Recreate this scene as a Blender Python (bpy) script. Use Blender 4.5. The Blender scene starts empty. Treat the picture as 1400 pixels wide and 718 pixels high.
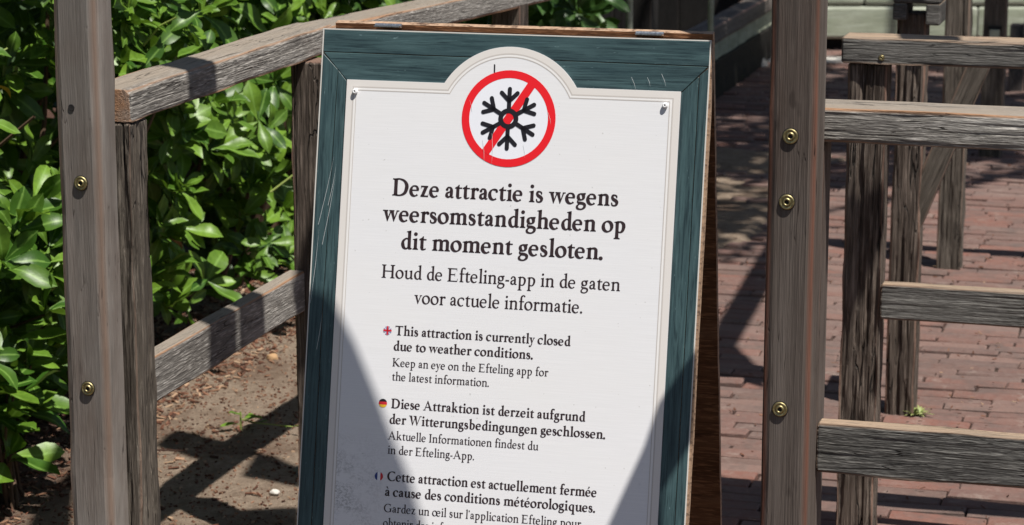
import bpy, bmesh, math, random
from mathutils import Vector, Matrix, noise
R = math.radians
rnd = random.Random(7)
S = bpy.context.scene
COL = S.collection

# ---------------------------------------------------------------- camera
cam = bpy.data.cameras.new('camera'); camo = bpy.data.objects.new('camera', cam); COL.objects.link(camo)
camo.location = (0, 0, 1.6); camo.rotation_euler = (R(90-12.179), 0, 0)
cam.sensor_width = 36; cam.lens = 87.03; cam.clip_start = 0.1; cam.clip_end = 2000
cam.dof.use_dof = True; cam.dof.focus_distance = 3.75; cam.dof.aperture_fstop = 13
S.camera = camo
# ---------------------------------------------------------------- light
YAW = R(16.15)                                   # the fences run along A (away, to the right) and B (right, nearer)
A = Vector((math.sin(YAW), math.cos(YAW), 0)); B = Vector((math.cos(YAW), -math.sin(YAW), 0)); Z = Vector((0, 0, 1)); O = Vector((0, 3.7, 0))
SA, SB = 0.27, -0.40                             # where a shadow falls, per metre of height, along A and B
Lh = A*SA+B*SB; L = (Lh-Z).normalized()          # direction the sunlight travels
w = bpy.data.worlds.new('World'); S.world = w; w.use_nodes = True
nt = w.node_tree; sky = nt.nodes.new('ShaderNodeTexSky'); sky.sky_type = 'NISHITA'; sky.sun_disc = False
sky.sun_elevation = math.asin(-L.z); sky.sun_rotation = math.atan2(-L.x, -L.y)
nt.links.new(sky.outputs[0], nt.nodes['Background'].inputs[0]); nt.nodes['Background'].inputs[1].default_value = 0.05
sl = bpy.data.lights.new('sun', 'SUN'); sl.energy = 5.0; sl.angle = R(0.53); sl.color = (1, .958, .895)
so = bpy.data.objects.new('sun', sl); COL.objects.link(so); so.rotation_euler = (-L).to_track_quat('Z', 'Y').to_euler(); so.location = -L*20
S.view_settings.view_transform = 'Standard'; S.view_settings.look = 'None'; S.view_settings.exposure = 0.34; S.view_settings.gamma = 1

def W(a, b, h=0.0): return O+A*a+B*b+Z*h

# ---------------------------------------------------------------- helpers
def tag(o, label=None, cat=None, group=None, kind=None):
    if label: o['label'] = label
    if cat: o['category'] = cat
    if group: o['group'] = group
    if kind: o['kind'] = kind
    return o
def empty(name, loc, label, cat, group=None):
    o = bpy.data.objects.new(name, None); COL.objects.link(o); o.location = loc; o.empty_display_size = .1
    return tag(o, label, cat, group)
def wmat(o):
    m = o.matrix_basis.copy()
    return wmat(o.parent) @ m if o.parent else m
def place(o, M, parent):
    if parent: o.parent = parent; o.matrix_basis = wmat(parent).inverted() @ M
    else: o.matrix_basis = M
def link(name, me, mats, M=None, parent=None):
    o = bpy.data.objects.new(name, me); COL.objects.link(o)
    if mats is not None and len(me.materials) == 0:
        for m in (mats if isinstance(mats, (list, tuple)) else [mats]): me.materials.append(m)
    place(o, M or Matrix.Identity(4), parent)
    return o
def frame(x, y, z, o):
    M = Matrix.Identity(4)
    for i, v in enumerate((x, y, z)):
        for k in range(3): M[k][i] = v[k]
    for k in range(3): M[k][3] = o[k]
    return M
def mesh(name, vs, fs, attr=None, attrs=None, smooth=False):
    me = bpy.data.meshes.new(name); me.from_pydata([tuple(v) for v in vs], [], fs); me.update()
    for an, vals in (attrs or ({} if attr is None else {'edge': attr})).items():
        at = me.attributes.new(an, 'FLOAT', 'POINT'); at.data.foreach_set('value', vals)
    if smooth: me.polygons.foreach_set('use_smooth', [True]*len(me.polygons))
    return me
def boxvf(x0, x1, y0, y1, z0, z1):
    v = [(x0,y0,z0),(x1,y0,z0),(x1,y1,z0),(x0,y1,z0),(x0,y0,z1),(x1,y0,z1),(x1,y1,z1),(x0,y1,z1)]
    f = [(0,3,2,1),(4,5,6,7),(0,1,5,4),(1,2,6,5),(2,3,7,6),(3,0,4,7)]
    return v, f
class MB:
    def __init__(s): s.v = []; s.f = []; s.at = []
    def add(s, v, f, at=0.0):
        n = len(s.v); s.v += list(v); s.f += [tuple(i+n for i in q) for q in f]; s.at += [at]*len(v)
    def build(s, name, mat, parent=None, M=None, smooth=False, an='rnd'):
        return link(name, mesh(name, s.v, s.f, attrs={an: s.at}, smooth=smooth), mat, M, parent)

# ---------------------------------------------------------------- materials
class NT:
    def __init__(s, name):
        s.m = bpy.data.materials.new(name); s.m.use_nodes = True; s.t = s.m.node_tree; s.b = s.t.nodes['Principled BSDF']
    def n(s, kind, **k):
        q = s.t.nodes.new('ShaderNode'+kind)
        for a, v in k.items():
            if a.startswith('i_'):
                key = a[2:]; q.inputs[int(key) if key.isdigit() else key.replace('_', ' ')].default_value = v
            else: setattr(q, a, v)
        return q
    def l(s, a, b): s.t.links.new(a, b)
    def mix(s, fac, c1, c2, mode='MIX'):
        q = s.n('Mix', data_type='RGBA', blend_type=mode)
        for i, v in ((0, fac), (6, c1), (7, c2)):
            if hasattr(v, 'links'): s.l(v, q.inputs[i])
            else: q.inputs[i].default_value = v if i == 0 else (*v, 1)[:4]
        return q.outputs[2]
    def noise(s, vec, scale, detail=4, rough=.6, dist=0):
        q = s.n('TexNoise'); q.inputs['Scale'].default_value = scale; q.inputs['Detail'].default_value = detail; q.inputs['Roughness'].default_value = rough; q.inputs['Distortion'].default_value = dist
        if vec: s.l(vec, q.inputs['Vector'])
        return q.outputs[0]
    def mapr(s, v, a, b, c=0., d=1.):
        q = s.n('MapRange'); s.l(v, q.inputs[0])
        for i, x in enumerate((a, b, c, d)): q.inputs[i+1].default_value = x
        return q.outputs[0]
    def math(s, op, a, b=0.):
        q = s.n('Math', operation=op)
        for i, v in enumerate((a, b)):
            if hasattr(v, 'links'): s.l(v, q.inputs[i])
            else: q.inputs[i].default_value = v
        return q.outputs[0]
    def bump(s, h, strength, dist=.002):
        q = s.n('Bump'); q.inputs['Strength'].default_value = strength; q.inputs['Distance'].default_value = dist
        s.l(h, q.inputs['Height']); s.l(q.outputs[0], s.b.inputs['Normal']); return q
    def obj(s, scale=(1, 1, 1), shift=True):
        tc = s.n('TexCoord'); v = tc.outputs['Object']
        if shift:
            oi = s.n('ObjectInfo'); ml = s.n('VectorMath', operation='SCALE'); cb = s.n('CombineXYZ')
            for i in range(3): s.l(oi.outputs['Random'], cb.inputs[i])
            s.l(cb.outputs[0], ml.inputs[0]); ml.inputs['Scale'].default_value = 37.0
            ad = s.n('VectorMath', operation='ADD'); s.l(v, ad.inputs[0]); s.l(ml.outputs[0], ad.inputs[1]); v = ad.outputs[0]
        mp = s.n('Mapping'); mp.inputs['Scale'].default_value = scale; s.l(v, mp.inputs[0]); return mp.outputs[0]
    def col(s, c):
        if hasattr(c, 'links'): s.l(c, s.b.inputs['Base Color'])
        else: s.b.inputs['Base Color'].default_value = (*c, 1)
    def rough(s, r, spec=.5):
        s.b.inputs['Roughness'].default_value = r; s.b.inputs['Specular IOR Level'].default_value = spec

def plain(name, c, r=.6, metal=0, spec=.5):
    t = NT(name); t.col(c); t.rough(r, spec); t.b.inputs['Metallic'].default_value = metal; return t.m

def wood(name, c1, c2, cedge, cdark, crack=.5, bump=.6, fine=1.0, blotch=None, edgew=1.0, speck=.5, top=None, streak=.75, sx=9, knots=0):
    # grain runs along local X
    t = NT(name)
    g1 = t.noise(t.obj((1.1, 26*fine, 26*fine)), 1.0, 4, .55, .25); g2 = t.noise(t.obj((sx, 210*fine, 210*fine)), 1.0, 4, .7, .1)
    bl = t.noise(t.obj((2.5, 7, 7)), 1.0, 4, .6, .3); g4 = t.noise(t.obj((sx*4, 420*fine, 420*fine)), 1.0, 2, .6)
    fl = t.noise(t.obj((2.6, 46*fine, 46*fine)), 1.0, 3, .55, .5); msk = t.noise(t.obj((3.5, 15, 15)), 1.0, 2, .5)
    c = t.mix(t.mapr(g1, .36, .64), c1, c2)
    c = t.mix(t.mapr(bl, .42, .66, 0, .75), c, blotch or tuple(x*.62 for x in c1))
    c = t.mix(t.mapr(g2, .32, .52, streak, 0), c, tuple(x*.45 for x in c1))
    c = t.mix(t.mapr(g4, .52, .68, 0, speck), c, tuple(min(1, x*1.9) for x in c2))
    if knots:    # stains and knots, each dark patch with its own outline
        kn = t.noise(t.obj((5, 22, 22)), 1.0, 3, .6, .6); c = t.mix(t.mapr(kn, .66, .73, 0, knots), c, cdark)
        st = t.noise(t.obj((1.3, 5, 5)), 1.0, 5, .65, .8); c = t.mix(t.mapr(st, .54, .60, 0, knots*.7), c, tuple(x*.6 for x in c1)); c = t.mix(t.mapr(st, .44, .38, 0, knots*.5), c, tuple(min(1, x*1.25) for x in c2))
    if top:      # upper faces mix towards a paler, browner colour
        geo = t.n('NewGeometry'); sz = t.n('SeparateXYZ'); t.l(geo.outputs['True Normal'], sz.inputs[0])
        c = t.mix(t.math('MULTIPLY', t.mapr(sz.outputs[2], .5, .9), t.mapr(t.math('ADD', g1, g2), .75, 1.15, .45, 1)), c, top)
    at = t.n('Attribute', attribute_name='edge')
    ef = t.math('MULTIPLY', t.mapr(t.math('ADD', at.outputs['Fac'], t.mapr(g1, .3, .7, -.45, .35)), .15, .95), edgew)
    c = t.mix(ef, c, cedge)
    line = t.mapr(t.math('ABSOLUTE', t.math('SUBTRACT', fl, .5)), .0, .010, 1, 0)
    crk = t.math('MULTIPLY', line, t.mapr(msk, .46, .56))
    c = t.mix(t.math('MULTIPLY', crk, min(1, crack*1.1)), c, cdark)
    t.col(c); t.rough(.80, .28)
    hgt = t.math('SUBTRACT', t.math('ADD', t.math('MULTIPLY', g2, .9), t.math('MULTIPLY', g4, .5)), t.math('MULTIPLY', crk, .8))
    t.bump(hgt, bump, .004)
    return t.m
M = {}
M['post_l'] = wood('weathered_post_wood', (.185, .163, .145), (.262, .240, .218), (.19, .125, .09), (.045, .032, .027), .7, .35, blotch=(.145, .112, .092), speck=.15, edgew=.75, streak=.28, sx=5, knots=.6)
M['post_r'] = wood('brown_post_wood', (.082, .064, .053), (.140, .116, .100), (.18, .068, .040), (.02, .013, .01), 1.0, .5, 1.1, blotch=(.062, .040, .031), speck=.15, edgew=.8, streak=.45, sx=4, knots=.5)
M['rail'] = wood('grey_rail_wood', (.20, .185, .166), (.31, .293, .268), (.32, .175, .095), (.03, .027, .024), .9, .9, blotch=(.12, .108, .096), speck=.6, top=(.27, .225, .18), sx=10, knots=.5)
M['rail_dark'] = wood('dark_rail_wood', (.075, .071, .064), (.142, .136, .125), (.22, .15, .105), (.010, .009, .009), 1.0, 1.1, 1.0, blotch=(.048, .046, .043), speck=.65, top=(.38, .275, .19), sx=8, knots=.55)
M['old'] = wood('old_cracked_wood', (.072, .052, .040), (.180, .146, .120), (.25, .155, .115), (.006, .005, .004), 1.0, 2.0, .62, blotch=(.05, .036, .027), speck=.5, sx=2.6, streak=.95, knots=.6)
M['old2'] = wood('grey_green_old_wood', (.088, .072, .057), (.170, .146, .120), (.26, .18, .135), (.010, .008, .007), 1.0, 1.6, .75, blotch=(.065, .055, .043), speck=.4, sx=3, streak=.85, knots=.6)
M['shade_wood'] = wood('dim_wood', (.10, .085, .075), (.19, .165, .15), (.32, .2, .16), (.012, .01, .009), .7, .6)
M['shade_black_wood'] = wood('deep_shade_wood', (.010, .009, .008), (.018, .016, .015), (.03, .024, .02), (.004, .004, .004), .6, .6)  # near-black because deep shade is put into the colour
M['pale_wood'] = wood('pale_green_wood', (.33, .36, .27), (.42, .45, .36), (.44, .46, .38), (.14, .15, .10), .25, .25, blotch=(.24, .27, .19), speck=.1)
def hard(name, c, r=.35, metal=1.0):
    t = NT(name); n = t.noise(t.obj((1, 1, 1)), 300, 3); t.col(t.mix(t.mapr(n, .4, .7), c, tuple(x*.45 for x in c))); t.rough(r); t.b.inputs['Metallic'].default_value = metal; return t.m
M['brass'] = hard('brass', (.46, .39, .20), .48); M['steel'] = hard('zinc_steel', (.62, .64, .66)); M['hole'] = plain('dark_hole', (.012, .01, .01), .8)
M['scr'] = plain('white_screw_paint', (.8, .8, .8), .35)
# plywood: thin layers seen on the edge
t = NT('plywood'); v = t.obj((1, 1, 1), False)
sx = t.n('SeparateXYZ'); t.l(v, sx.inputs[0])
ly = t.math('SINE', t.math('MULTIPLY', sx.outputs[2], 1150.0)); n1 = t.noise(t.obj((90, 6, 60), False), 1, 4, .7); n2 = t.noise(t.obj((40, 150, 60), False), 1, 3)
c = t.mix(t.mapr(ly, -.4, .4), (.44, .30, .20), (.22, .13, .08)); c = t.mix(t.mapr(n2, .52, .60, 0, .9), c, (.05, .022, .012)); c = t.mix(t.mapr(n1, .4, .7, 0, .5), c, (.62, .42, .27))
t.col(c); t.rough(.7); t.bump(n2, .5); M['ply'] = t.m
M['ply_face'] = wood('plywood_face', (.20, .095, .045), (.33, .17, .085), (.4, .26, .16), (.05, .02, .01), .5, .3, .7)
# teal painted timber print
t = NT('teal_planks'); v1 = t.obj((5, 70, 70)); v2 = t.obj((14, 330, 330)); g = t.noise(v1, 1, 5, .65, .6); g2 = t.noise(v2, 1, 4, .7, .3); bl = t.noise(t.obj((7, 22, 22)), 1, 3)
c = t.mix(t.mapr(g, .32, .68), (.026, .050, .055), (.058, .106, .111)); c = t.mix(t.mapr(g2, .34, .50, .9, 0), c, (.012, .026, .031)); c = t.mix(t.mapr(g2, .56, .72, 0, .5), c, (.10, .165, .17)); c = t.mix(t.mapr(bl, .5, .75, 0, .5), c, (.024, .052, .060))
g3 = t.noise(t.obj((5, 90, 90)), 1, 2, .5, .8); c = t.mix(t.mapr(g3, .28, .34, .85, 0), c, (.008, .018, .022))
c = t.mix(t.mapr(t.noise(t.obj((60, 260, 260)), 1, 2), .70, .76, 0, .5), c, (.20, .30, .31))
t.col(c); t.rough(.42, .4); t.bump(g2, .25, .0012); M['teal'] = t.m
M['paint_edge'] = plain('worn_white_edge', (.60, .58, .54), .6)
# printed panel with faint laid lines, dirt low on the left
t = NT('white_panel'); tc = t.n('TexCoord'); sx = t.n('SeparateXYZ'); t.l(tc.outputs['Object'], sx.inputs[0])
lines = t.noise(t.obj((14, 760, 1), False), 1, 2, .5); sp = t.noise(t.obj((1, 1, 1), False), 330, 4, .75); cl = t.noise(t.obj((1, 1, 1), False), 26, 5, .7)
mx = t.mapr(sx.outputs[0], .06, .15, 1, 0); my = t.mapr(sx.outputs[1], -.60, -.68, 0, 1)
m = t.math('MULTIPLY', t.math('MULTIPLY', mx, my), t.mapr(cl, .40, .55)); dirt = t.math('MULTIPLY', m, t.mapr(sp, .46, .55))
sp2 = t.mapr(t.noise(t.obj((1, 1, 1), False), 150, 2, .5), .735, .77); wash = t.noise(t.obj((3, 5, 1), False), 1, 3)
c = t.mix(t.mapr(lines, .42, .62), (.735, .735, .75), (.765, .765, .78)); c = t.mix(t.mapr(wash, .4, .7, 0, .3), c, (.77, .755, .73))
c = t.mix(t.math('MULTIPLY', sp2, .5), c, (.4, .39, .37)); c = t.mix(t.math('MULTIPLY', dirt, .55), c, (.07, .07, .065))
t.col(c); t.rough(.5, .4); t.bump(lines, .10, .0004); M['panel'] = t.m
M['margin'] = plain('panel_margin_beige', (.70, .665, .63), .5); M['rule'] = plain('panel_rule_beige', (.55, .51, .475), .5); M['rule2'] = plain('panel_rule_light', (.80, .78, .76), .5)
M['red'] = plain('sign_red', (.78, .012, .018), .35); M['black'] = plain('sign_black', (.012, .010, .013), .4); M['ink'] = plain('print_ink', (.026, .012, .014), .55)
M['white'] = plain('sign_white', (.80, .81, .86), .4); M['blue'] = plain('flag_blue', (.02, .04, .2), .5); M['redf'] = plain('flag_red', (.6, .02, .03), .5); M['gold'] = plain('flag_gold', (.8, .5, .03), .5)
M['pinkish'] = plain('flag_blue_grey', (.28, .3, .5), .5); M['scratch'] = plain('fine_scratch', (.62, .64, .64), .5)
# bricks, soil
t = NT('clinker_brick'); at = t.n('Attribute', attribute_name='rnd'); v = t.obj((1, 1, 1), False)
geo = t.n('NewGeometry'); nn = t.noise(geo.outputs['Position'], 55, 5, .7); n3 = t.noise(geo.outputs['Position'], 1.3, 3); n4 = t.noise(geo.outputs['Position'], 260, 3, .7)
rr = t.n('ValToRGB'); t.l(at.outputs['Fac'], rr.inputs[0]); e = rr.color_ramp.elements; e[0].position = 0; e[0].color = (0.125, 0.076, 0.063, 1); e[1].position = 1; e[1].color = (0.189, 0.114, 0.094, 1)
for p_, c_ in ((.22, (0.163, 0.086, 0.071, 1)), (.42, (0.121, 0.079, 0.069, 1)), (.62, (0.189, 0.081, 0.060, 1)), (.8, (0.144, 0.093, 0.080, 1))): q = e.new(p_); q.color = c_
c = t.mix(t.mapr(nn, .35, .7, 0, .5), rr.outputs[0], (.205, .150, .128)); c = t.mix(t.mapr(n4, .3, .45, .45, 0), c, (.07, .045, .04)); c = t.mix(t.mapr(n3, .45, .7, 0, .35), c, (.215, .155, .135))
n5 = t.noise(geo.outputs['Position'], 9, 4, .7); c = t.mix(t.mapr(n5, .50, .64, 0, .55), c, (.10, .078, .070)); c = t.mix(t.mapr(n5, .42, .32, 0, .5), c, (.27, .215, .185))
t.col(c); t.rough(.85, .3); t.bump(nn, .7, .004); M['brick'] = t.m
t = NT('sand_joint'); geo = t.n('NewGeometry'); n1 = t.noise(geo.outputs['Position'], 90, 5, .7); t.col(t.mix(n1, (.018, .013, .010), (.10, .074, .058))); t.rough(.95, .1); t.bump(n1, .6, .004); M['joint'] = t.m
t = NT('sandy_soil'); geo = t.n('NewGeometry'); P_ = geo.outputs['Position']; n1 = t.noise(P_, 3.2, 5, .6); n2 = t.noise(P_, 120, 5, .75); n3 = t.noise(P_, 28, 5, .7)
sx = t.n('SeparateXYZ'); t.l(P_, sx.inputs[0])
c = t.mix(t.mapr(n2, .3, .7), (.24, .175, .125), (.43, .34, .26)); c = t.mix(t.mapr(n3, .44, .66, 0, .6), c, (.17, .12, .085)); c = t.mix(t.mapr(n1, .5, .66, 0, .75), c, (.13, .075, .05))
lf = t.mapr(t.math('ADD', sx.outputs[0], t.mapr(n3, 0, 1, -.14, .14)), -.92, -1.12); c = t.mix(lf, c, t.mix(n2, (.055, .03, .022), (.16, .085, .06)))
t.col(c); t.rough(.95, .15); t.bump(t.math('ADD', n2, n3), 1.0, .014); M['soil'] = t.m
def leafmat(name, hueA, hueB, rib):
    t = NT(name); at = t.n('Attribute', attribute_name='rnd'); oi = t.n('ObjectInfo'); mid = t.n('Attribute', attribute_name='mid')
    f = t.math('FRACT', t.math('ADD', at.outputs['Fac'], oi.outputs['Random'])); n = t.noise(t.n('NewGeometry').outputs['Position'], 60, 3)
    c = t.mix(f, hueA, hueB); c = t.mix(t.mapr(n, .4, .7, 0, .4), c, tuple(x*.7 for x in hueA)); c = t.mix(t.mapr(mid.outputs['Fac'], .80, 1.0, 0, .75), c, rib)
    t.col(c); t.b.inputs['Roughness'].default_value = .40; t.b.inputs['Specular IOR Level'].default_value = .36
    tr = t.n('BsdfTranslucent'); t.l(t.mix(.5, c, (.16, .30, .02)), tr.inputs[0]); ms = t.n('MixShader'); ms.inputs[0].default_value = .22
    t.l(t.b.outputs[0], ms.inputs[1]); t.l(tr.outputs[0], ms.inputs[2]); t.l(ms.outputs[0], t.t.nodes['Material Output'].inputs[0])
    t.bump(t.noise(t.n('NewGeometry').outputs['Position'], 130, 2), .18, .002)
    return t.m
M['leaf'] = leafmat('rhododendron_leaf', (.032, .092, .010), (.170, .300, .032), (.22, .38, .08))
M['leaf_dark'] = leafmat('tree_leaf', (.03, .08, .02), (.07, .15, .03), (.10, .2, .05))
M['leaf_yellow'] = plain('yellowed_leaf', (.50, .30, .03), .5); M['leaf_brown'] = plain('dry_leaf', (.21, .10, .045), .8)
M['twig'] = plain('twig_bark', (.10, .06, .035), .85); M['twig_green'] = plain('green_shoot', (.22, .28, .06), .7)
t = NT('bark'); n = t.noise(t.obj((3, 3, .6)), 12, 5, .7); t.col(t.mix(n, (.05, .04, .03), (.16, .13, .10))); t.rough(.9, .2); t.bump(n, .8, .01); M['bark'] = t.m
t = NT('mulch'); at = t.n('Attribute', attribute_name='rnd'); rr = t.n('ValToRGB'); t.l(at.outputs['Fac'], rr.inputs[0]); e = rr.color_ramp.elements
e[0].color = (.05, .025, .018, 1); e[1].color = (.42, .30, .20, 1); q = e.new(.5); q.color = (.15, .065, .04, 1); q = e.new(.8); q.color = (.24, .13, .08, 1); t.col(rr.outputs[0]); t.rough(.9, .2); M['mulch'] = t.m
def stone(name, a_, b_):
    t = NT(name); n = t.noise(t.obj(), 60, 5, .7); t.col(t.mix(n, a_, b_)); t.rough(.85); t.bump(n, .8, .004); return t.m
M['stone_o'] = stone('orange_stone', (.30, .16, .07), (.5, .33, .18)); M['stone_w'] = stone('pale_stone', (.45, .42, .38), (.75, .72, .66)); M['stone_g'] = stone('grey_stone', (.16, .155, .15), (.36, .34, .31))

# ---------------------------------------------------------------- beams
def beam(name, p0, p1, up, wy, wz, mat, parent=None, r=.006, wob=.0012, seg=.07, fiss=0, fw=95):
    """square timber from p0 to p1 (centre line); local X along it, local Z along up"""
    p0 = Vector(p0); p1 = Vector(p1); d = p1-p0; Ln = d.length; x = d.normalized(); up = Vector(up); y = up.cross(x).normalized(); z = x.cross(y)
    hy, hz = wy/2, wz/2; prof = []
    for sy, sz in ((1, 1), (-1, 1), (-1, -1), (1, -1)):
        q = [((hy)*sy, (hz-r)*sz, 0), ((hy-r*.3)*sy, (hz-r*.3)*sz, 1), ((hy-r)*sy, hz*sz, 0)]
        prof += q if sy*sz > 0 else q[::-1]
    # points between corners so that the worn edge fades into the face
    full = []
    for i in range(12):
        full.append(prof[i])
        if i % 3 == 2:
            j = prof[(i+1) % 12]; a = prof[i]
            ks = (.2, .8) if not fiss else [.04+.92*q_/17 for q_ in range(18)]
            for q_ in ks: full.append((a[0]*(1-q_)+j[0]*q_, a[1]*(1-q_)+j[1]*q_, -.5 if .1 < q_ < .9 else -.2))
    N = len(full); n = max(2, int(Ln/(seg if not fiss else .022))); vs = []; at = []; fs = []; sd = rnd.random()*99
    rings = [(0.0, .93, 1)]+[(r*.6+(Ln-r*1.2)*i/n, 1.0, 0) for i in range(n+1)]+[(Ln, .93, 1)]
    for X_, k, e in rings:
        for i, (a, b, q) in enumerate(full):
            wv = noise.noise(Vector((X_*9+sd, a*30, b*30)))*wob*(2.2 if q == 1 else .6)
            m = 1+wv/max(hy, hz)*(1.2)
            ay, az = a*m*k, b*m*k
            if fiss:
                fy = abs(a)/hy > abs(b)/hz; u_ = b if fy else a
                g_ = noise.noise(Vector((X_*3.2+sd, u_*fw, sd+(3 if fy else 9)+(5 if (a if fy else b) > 0 else 0))))+.5*noise.noise(Vector((X_*14+sd, u_*fw*2.3, sd)))
                dp = -fiss*min(1.3, max(0, g_-.02)*2.6)
                if fy: ay += dp*(1 if a > 0 else -1)
                else: az += dp*(1 if b > 0 else -1)
            vs.append((X_, ay, az)); at.append(max(q, .9 if e else q))
    for j in range(len(rings)-1):
        for i in range(N):
            i2 = (i+1) % N; fs.append((j*N+i, j*N+i2, (j+1)*N+i2, (j+1)*N+i))
    fs.append(tuple(range(N))[::-1]); fs.append(tuple((len(rings)-1)*N+i for i in range(N)))
    me = mesh(name, vs, fs, at)
    bm = bmesh.new(); bm.from_mesh(me); bmesh.ops.recalc_face_normals(bm, faces=bm.faces); bm.to_mesh(me); bm.free()
    return link(name, me, mat, frame(x, y, z, p0), parent)
def vpost(name, a0, a1, b0, b1, h0, h1, mat, parent, **k):
    c = W((a0+a1)/2, (b0+b1)/2); return beam(name, c+Z*h0, c+Z*h1, A, b1-b0, a1-a0, mat, parent, **k)
def railB(name, a0, a1, b0, b1, h0, h1, mat, parent, **k):
    return beam(name, W((a0+a1)/2, b0, (h0+h1)/2), W((a0+a1)/2, b1, (h0+h1)/2), Z, a1-a0, h1-h0, mat, parent, **k)
def railA(name, a0, a1, b0, b1, h0, h1, mat, parent, **k):
    return beam(name, W(a0, (b0+b1)/2, (h0+h1)/2), W(a1, (b0+b1)/2, (h0+h1)/2), Z, b1-b0, h1-h0, mat, parent, **k)
def lathe(prof, n=18):
    vs = []; fs = []
    for r_, z_ in prof:
        for i in range(n): vs.append((r_*math.cos(2*math.pi*i/n), r_*math.sin(2*math.pi*i/n), z_))
    for j in range(len(prof)-1):
        for i in range(n): fs.append((j*n+i, j*n+(i+1) % n, (j+1)*n+(i+1) % n, (j+1)*n+i))
    return vs, fs
bolt_me = mesh('bolt', *lathe([(.0112, 0), (.0112, .0022), (.0100, .0034), (.0085, .0030), (.0066, .0012), (.0062, .0030), (.0052, .0042), (.0034, .0040), (.0030, .0012)]), smooth=True)
bolt_me.materials.append(M['brass'])
stain_me = mesh('stain_ring', *lathe([(.0140, .0003), (.0100, .0005), (.0001, .0005)], 16)); stain_me.materials.append(M['hole'])
sock_me = mesh('socket', *lathe([(.0034, .0016), (.0001, .0014)], 6)); sock_me.materials.append(M['hole'])
def bolt(P, parent, s=1.0):
    o = link('bolt', bolt_me, None, frame(B*s, Z*s, -A*s, P), parent); link('recess', stain_me, None, frame(B*s*.88, Z*s*.88, -A*s, P), o); link('socket', sock_me, None, frame(B*s, Z*s, -A*s, P), o); return o
# ---------------------------------------------------------------- lettering
# old-style serif letters drawn from pen strokes: x-height 420, capitals 650, ascenders 705
class Pen:
    def __init__(s, S, T, sc=1.0):
        s.S = S; s.T = T; s.polys = []
    def poly(s, pts): s.polys.append([tuple(p) for p in pts])
    def stroke(s, pts, ws, n=5):
        P = [Vector((p[0], p[1])) for p in pts]
        pl = []; wl = []
        N = len(P)
        for i in range(N-1):
            p0 = P[max(i-1, 0)]; p1 = P[i]; p2 = P[i+1]; p3 = P[min(i+2, N-1)]
            for k in range(n):
                t = k/n
                q = 0.5*((2*p1)+(p2-p0)*t+(2*p0-5*p1+4*p2-p3)*t*t+(3*p1-p0-3*p2+p3)*t*t*t)
                pl.append(q); wl.append(ws[i]*(1-t)+ws[i+1]*t)
        pl.append(P[-1]); wl.append(ws[-1])
        s.ribbon(pl, wl)
    def ribbon(s, pl, wl):
        L = []; Rr = []
        for i, q in enumerate(pl):
            d = pl[min(i+1, len(pl)-1)]-pl[max(i-1, 0)]
            if d.length < 1e-6: d = Vector((1, 0))
            d.normalize(); nn = Vector((-d.y, d.x))*wl[i]/2
            L.append(q+nn); Rr.append(q-nn)
        for i in range(len(pl)-1):
            s.poly([L[i], L[i+1], Rr[i+1], Rr[i]])
    def dot(s, x, y, r, n=14):
        s.poly([(x+r*math.cos(2*math.pi*i/n), y+r*math.sin(2*math.pi*i/n)) for i in range(n)])
    def arc(s, cx, cy, rx, ry, a0, a1, k=1.08, tilt=20, n=22):
        pl = []; wl = []
        for i in range(n+1):
            a = math.radians(a0+(a1-a0)*i/n)
            pl.append(Vector((cx+rx*math.cos(a), cy+ry*math.sin(a))))
            wl.append(s.T+(s.S*k-s.T)*abs(math.cos(a-math.radians(tilt)))**1.25)
        s.ribbon(pl, wl)
    def bar(s, x0, x1, y, h): s.poly([(x0, y-h/2), (x1, y-h/2), (x1, y+h/2), (x0, y+h/2)])
    def stem(s, x, y0, y1, w=None):
        w = (w or s.S)/2; s.poly([(x-w*1.04, y0), (x+w*1.04, y0), (x+w*0.97, (y0+y1)/2), (x+w*1.02, y1), (x-w*1.02, y1), (x-w*0.97, (y0+y1)/2)])
    def foot(s, x, y, l=46, r=46, up=1, w=None):
        h = s.T*0.85*up; w = (w or s.S)/2; b = 26*up
        s.poly([(x-w-l, y), (x+w+r, y), (x+w+r, y+h*0.75), (x+w+8, y+h+b*0.35), (x+w, y+h+b), (x-w, y+h+b), (x-w-8, y+h+b*0.35), (x-w-l, y+h*0.75)])
    def flag(s, x, y, l=52, w=None):
        w = (w or s.S)/2
        s.poly([(x+w, y+12), (x+w*0.5, y+14), (x-w-l, y-28), (x-w-l+4, y-46), (x-w, y-52), (x-w, y-90), (x+w, y-90)])

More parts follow.
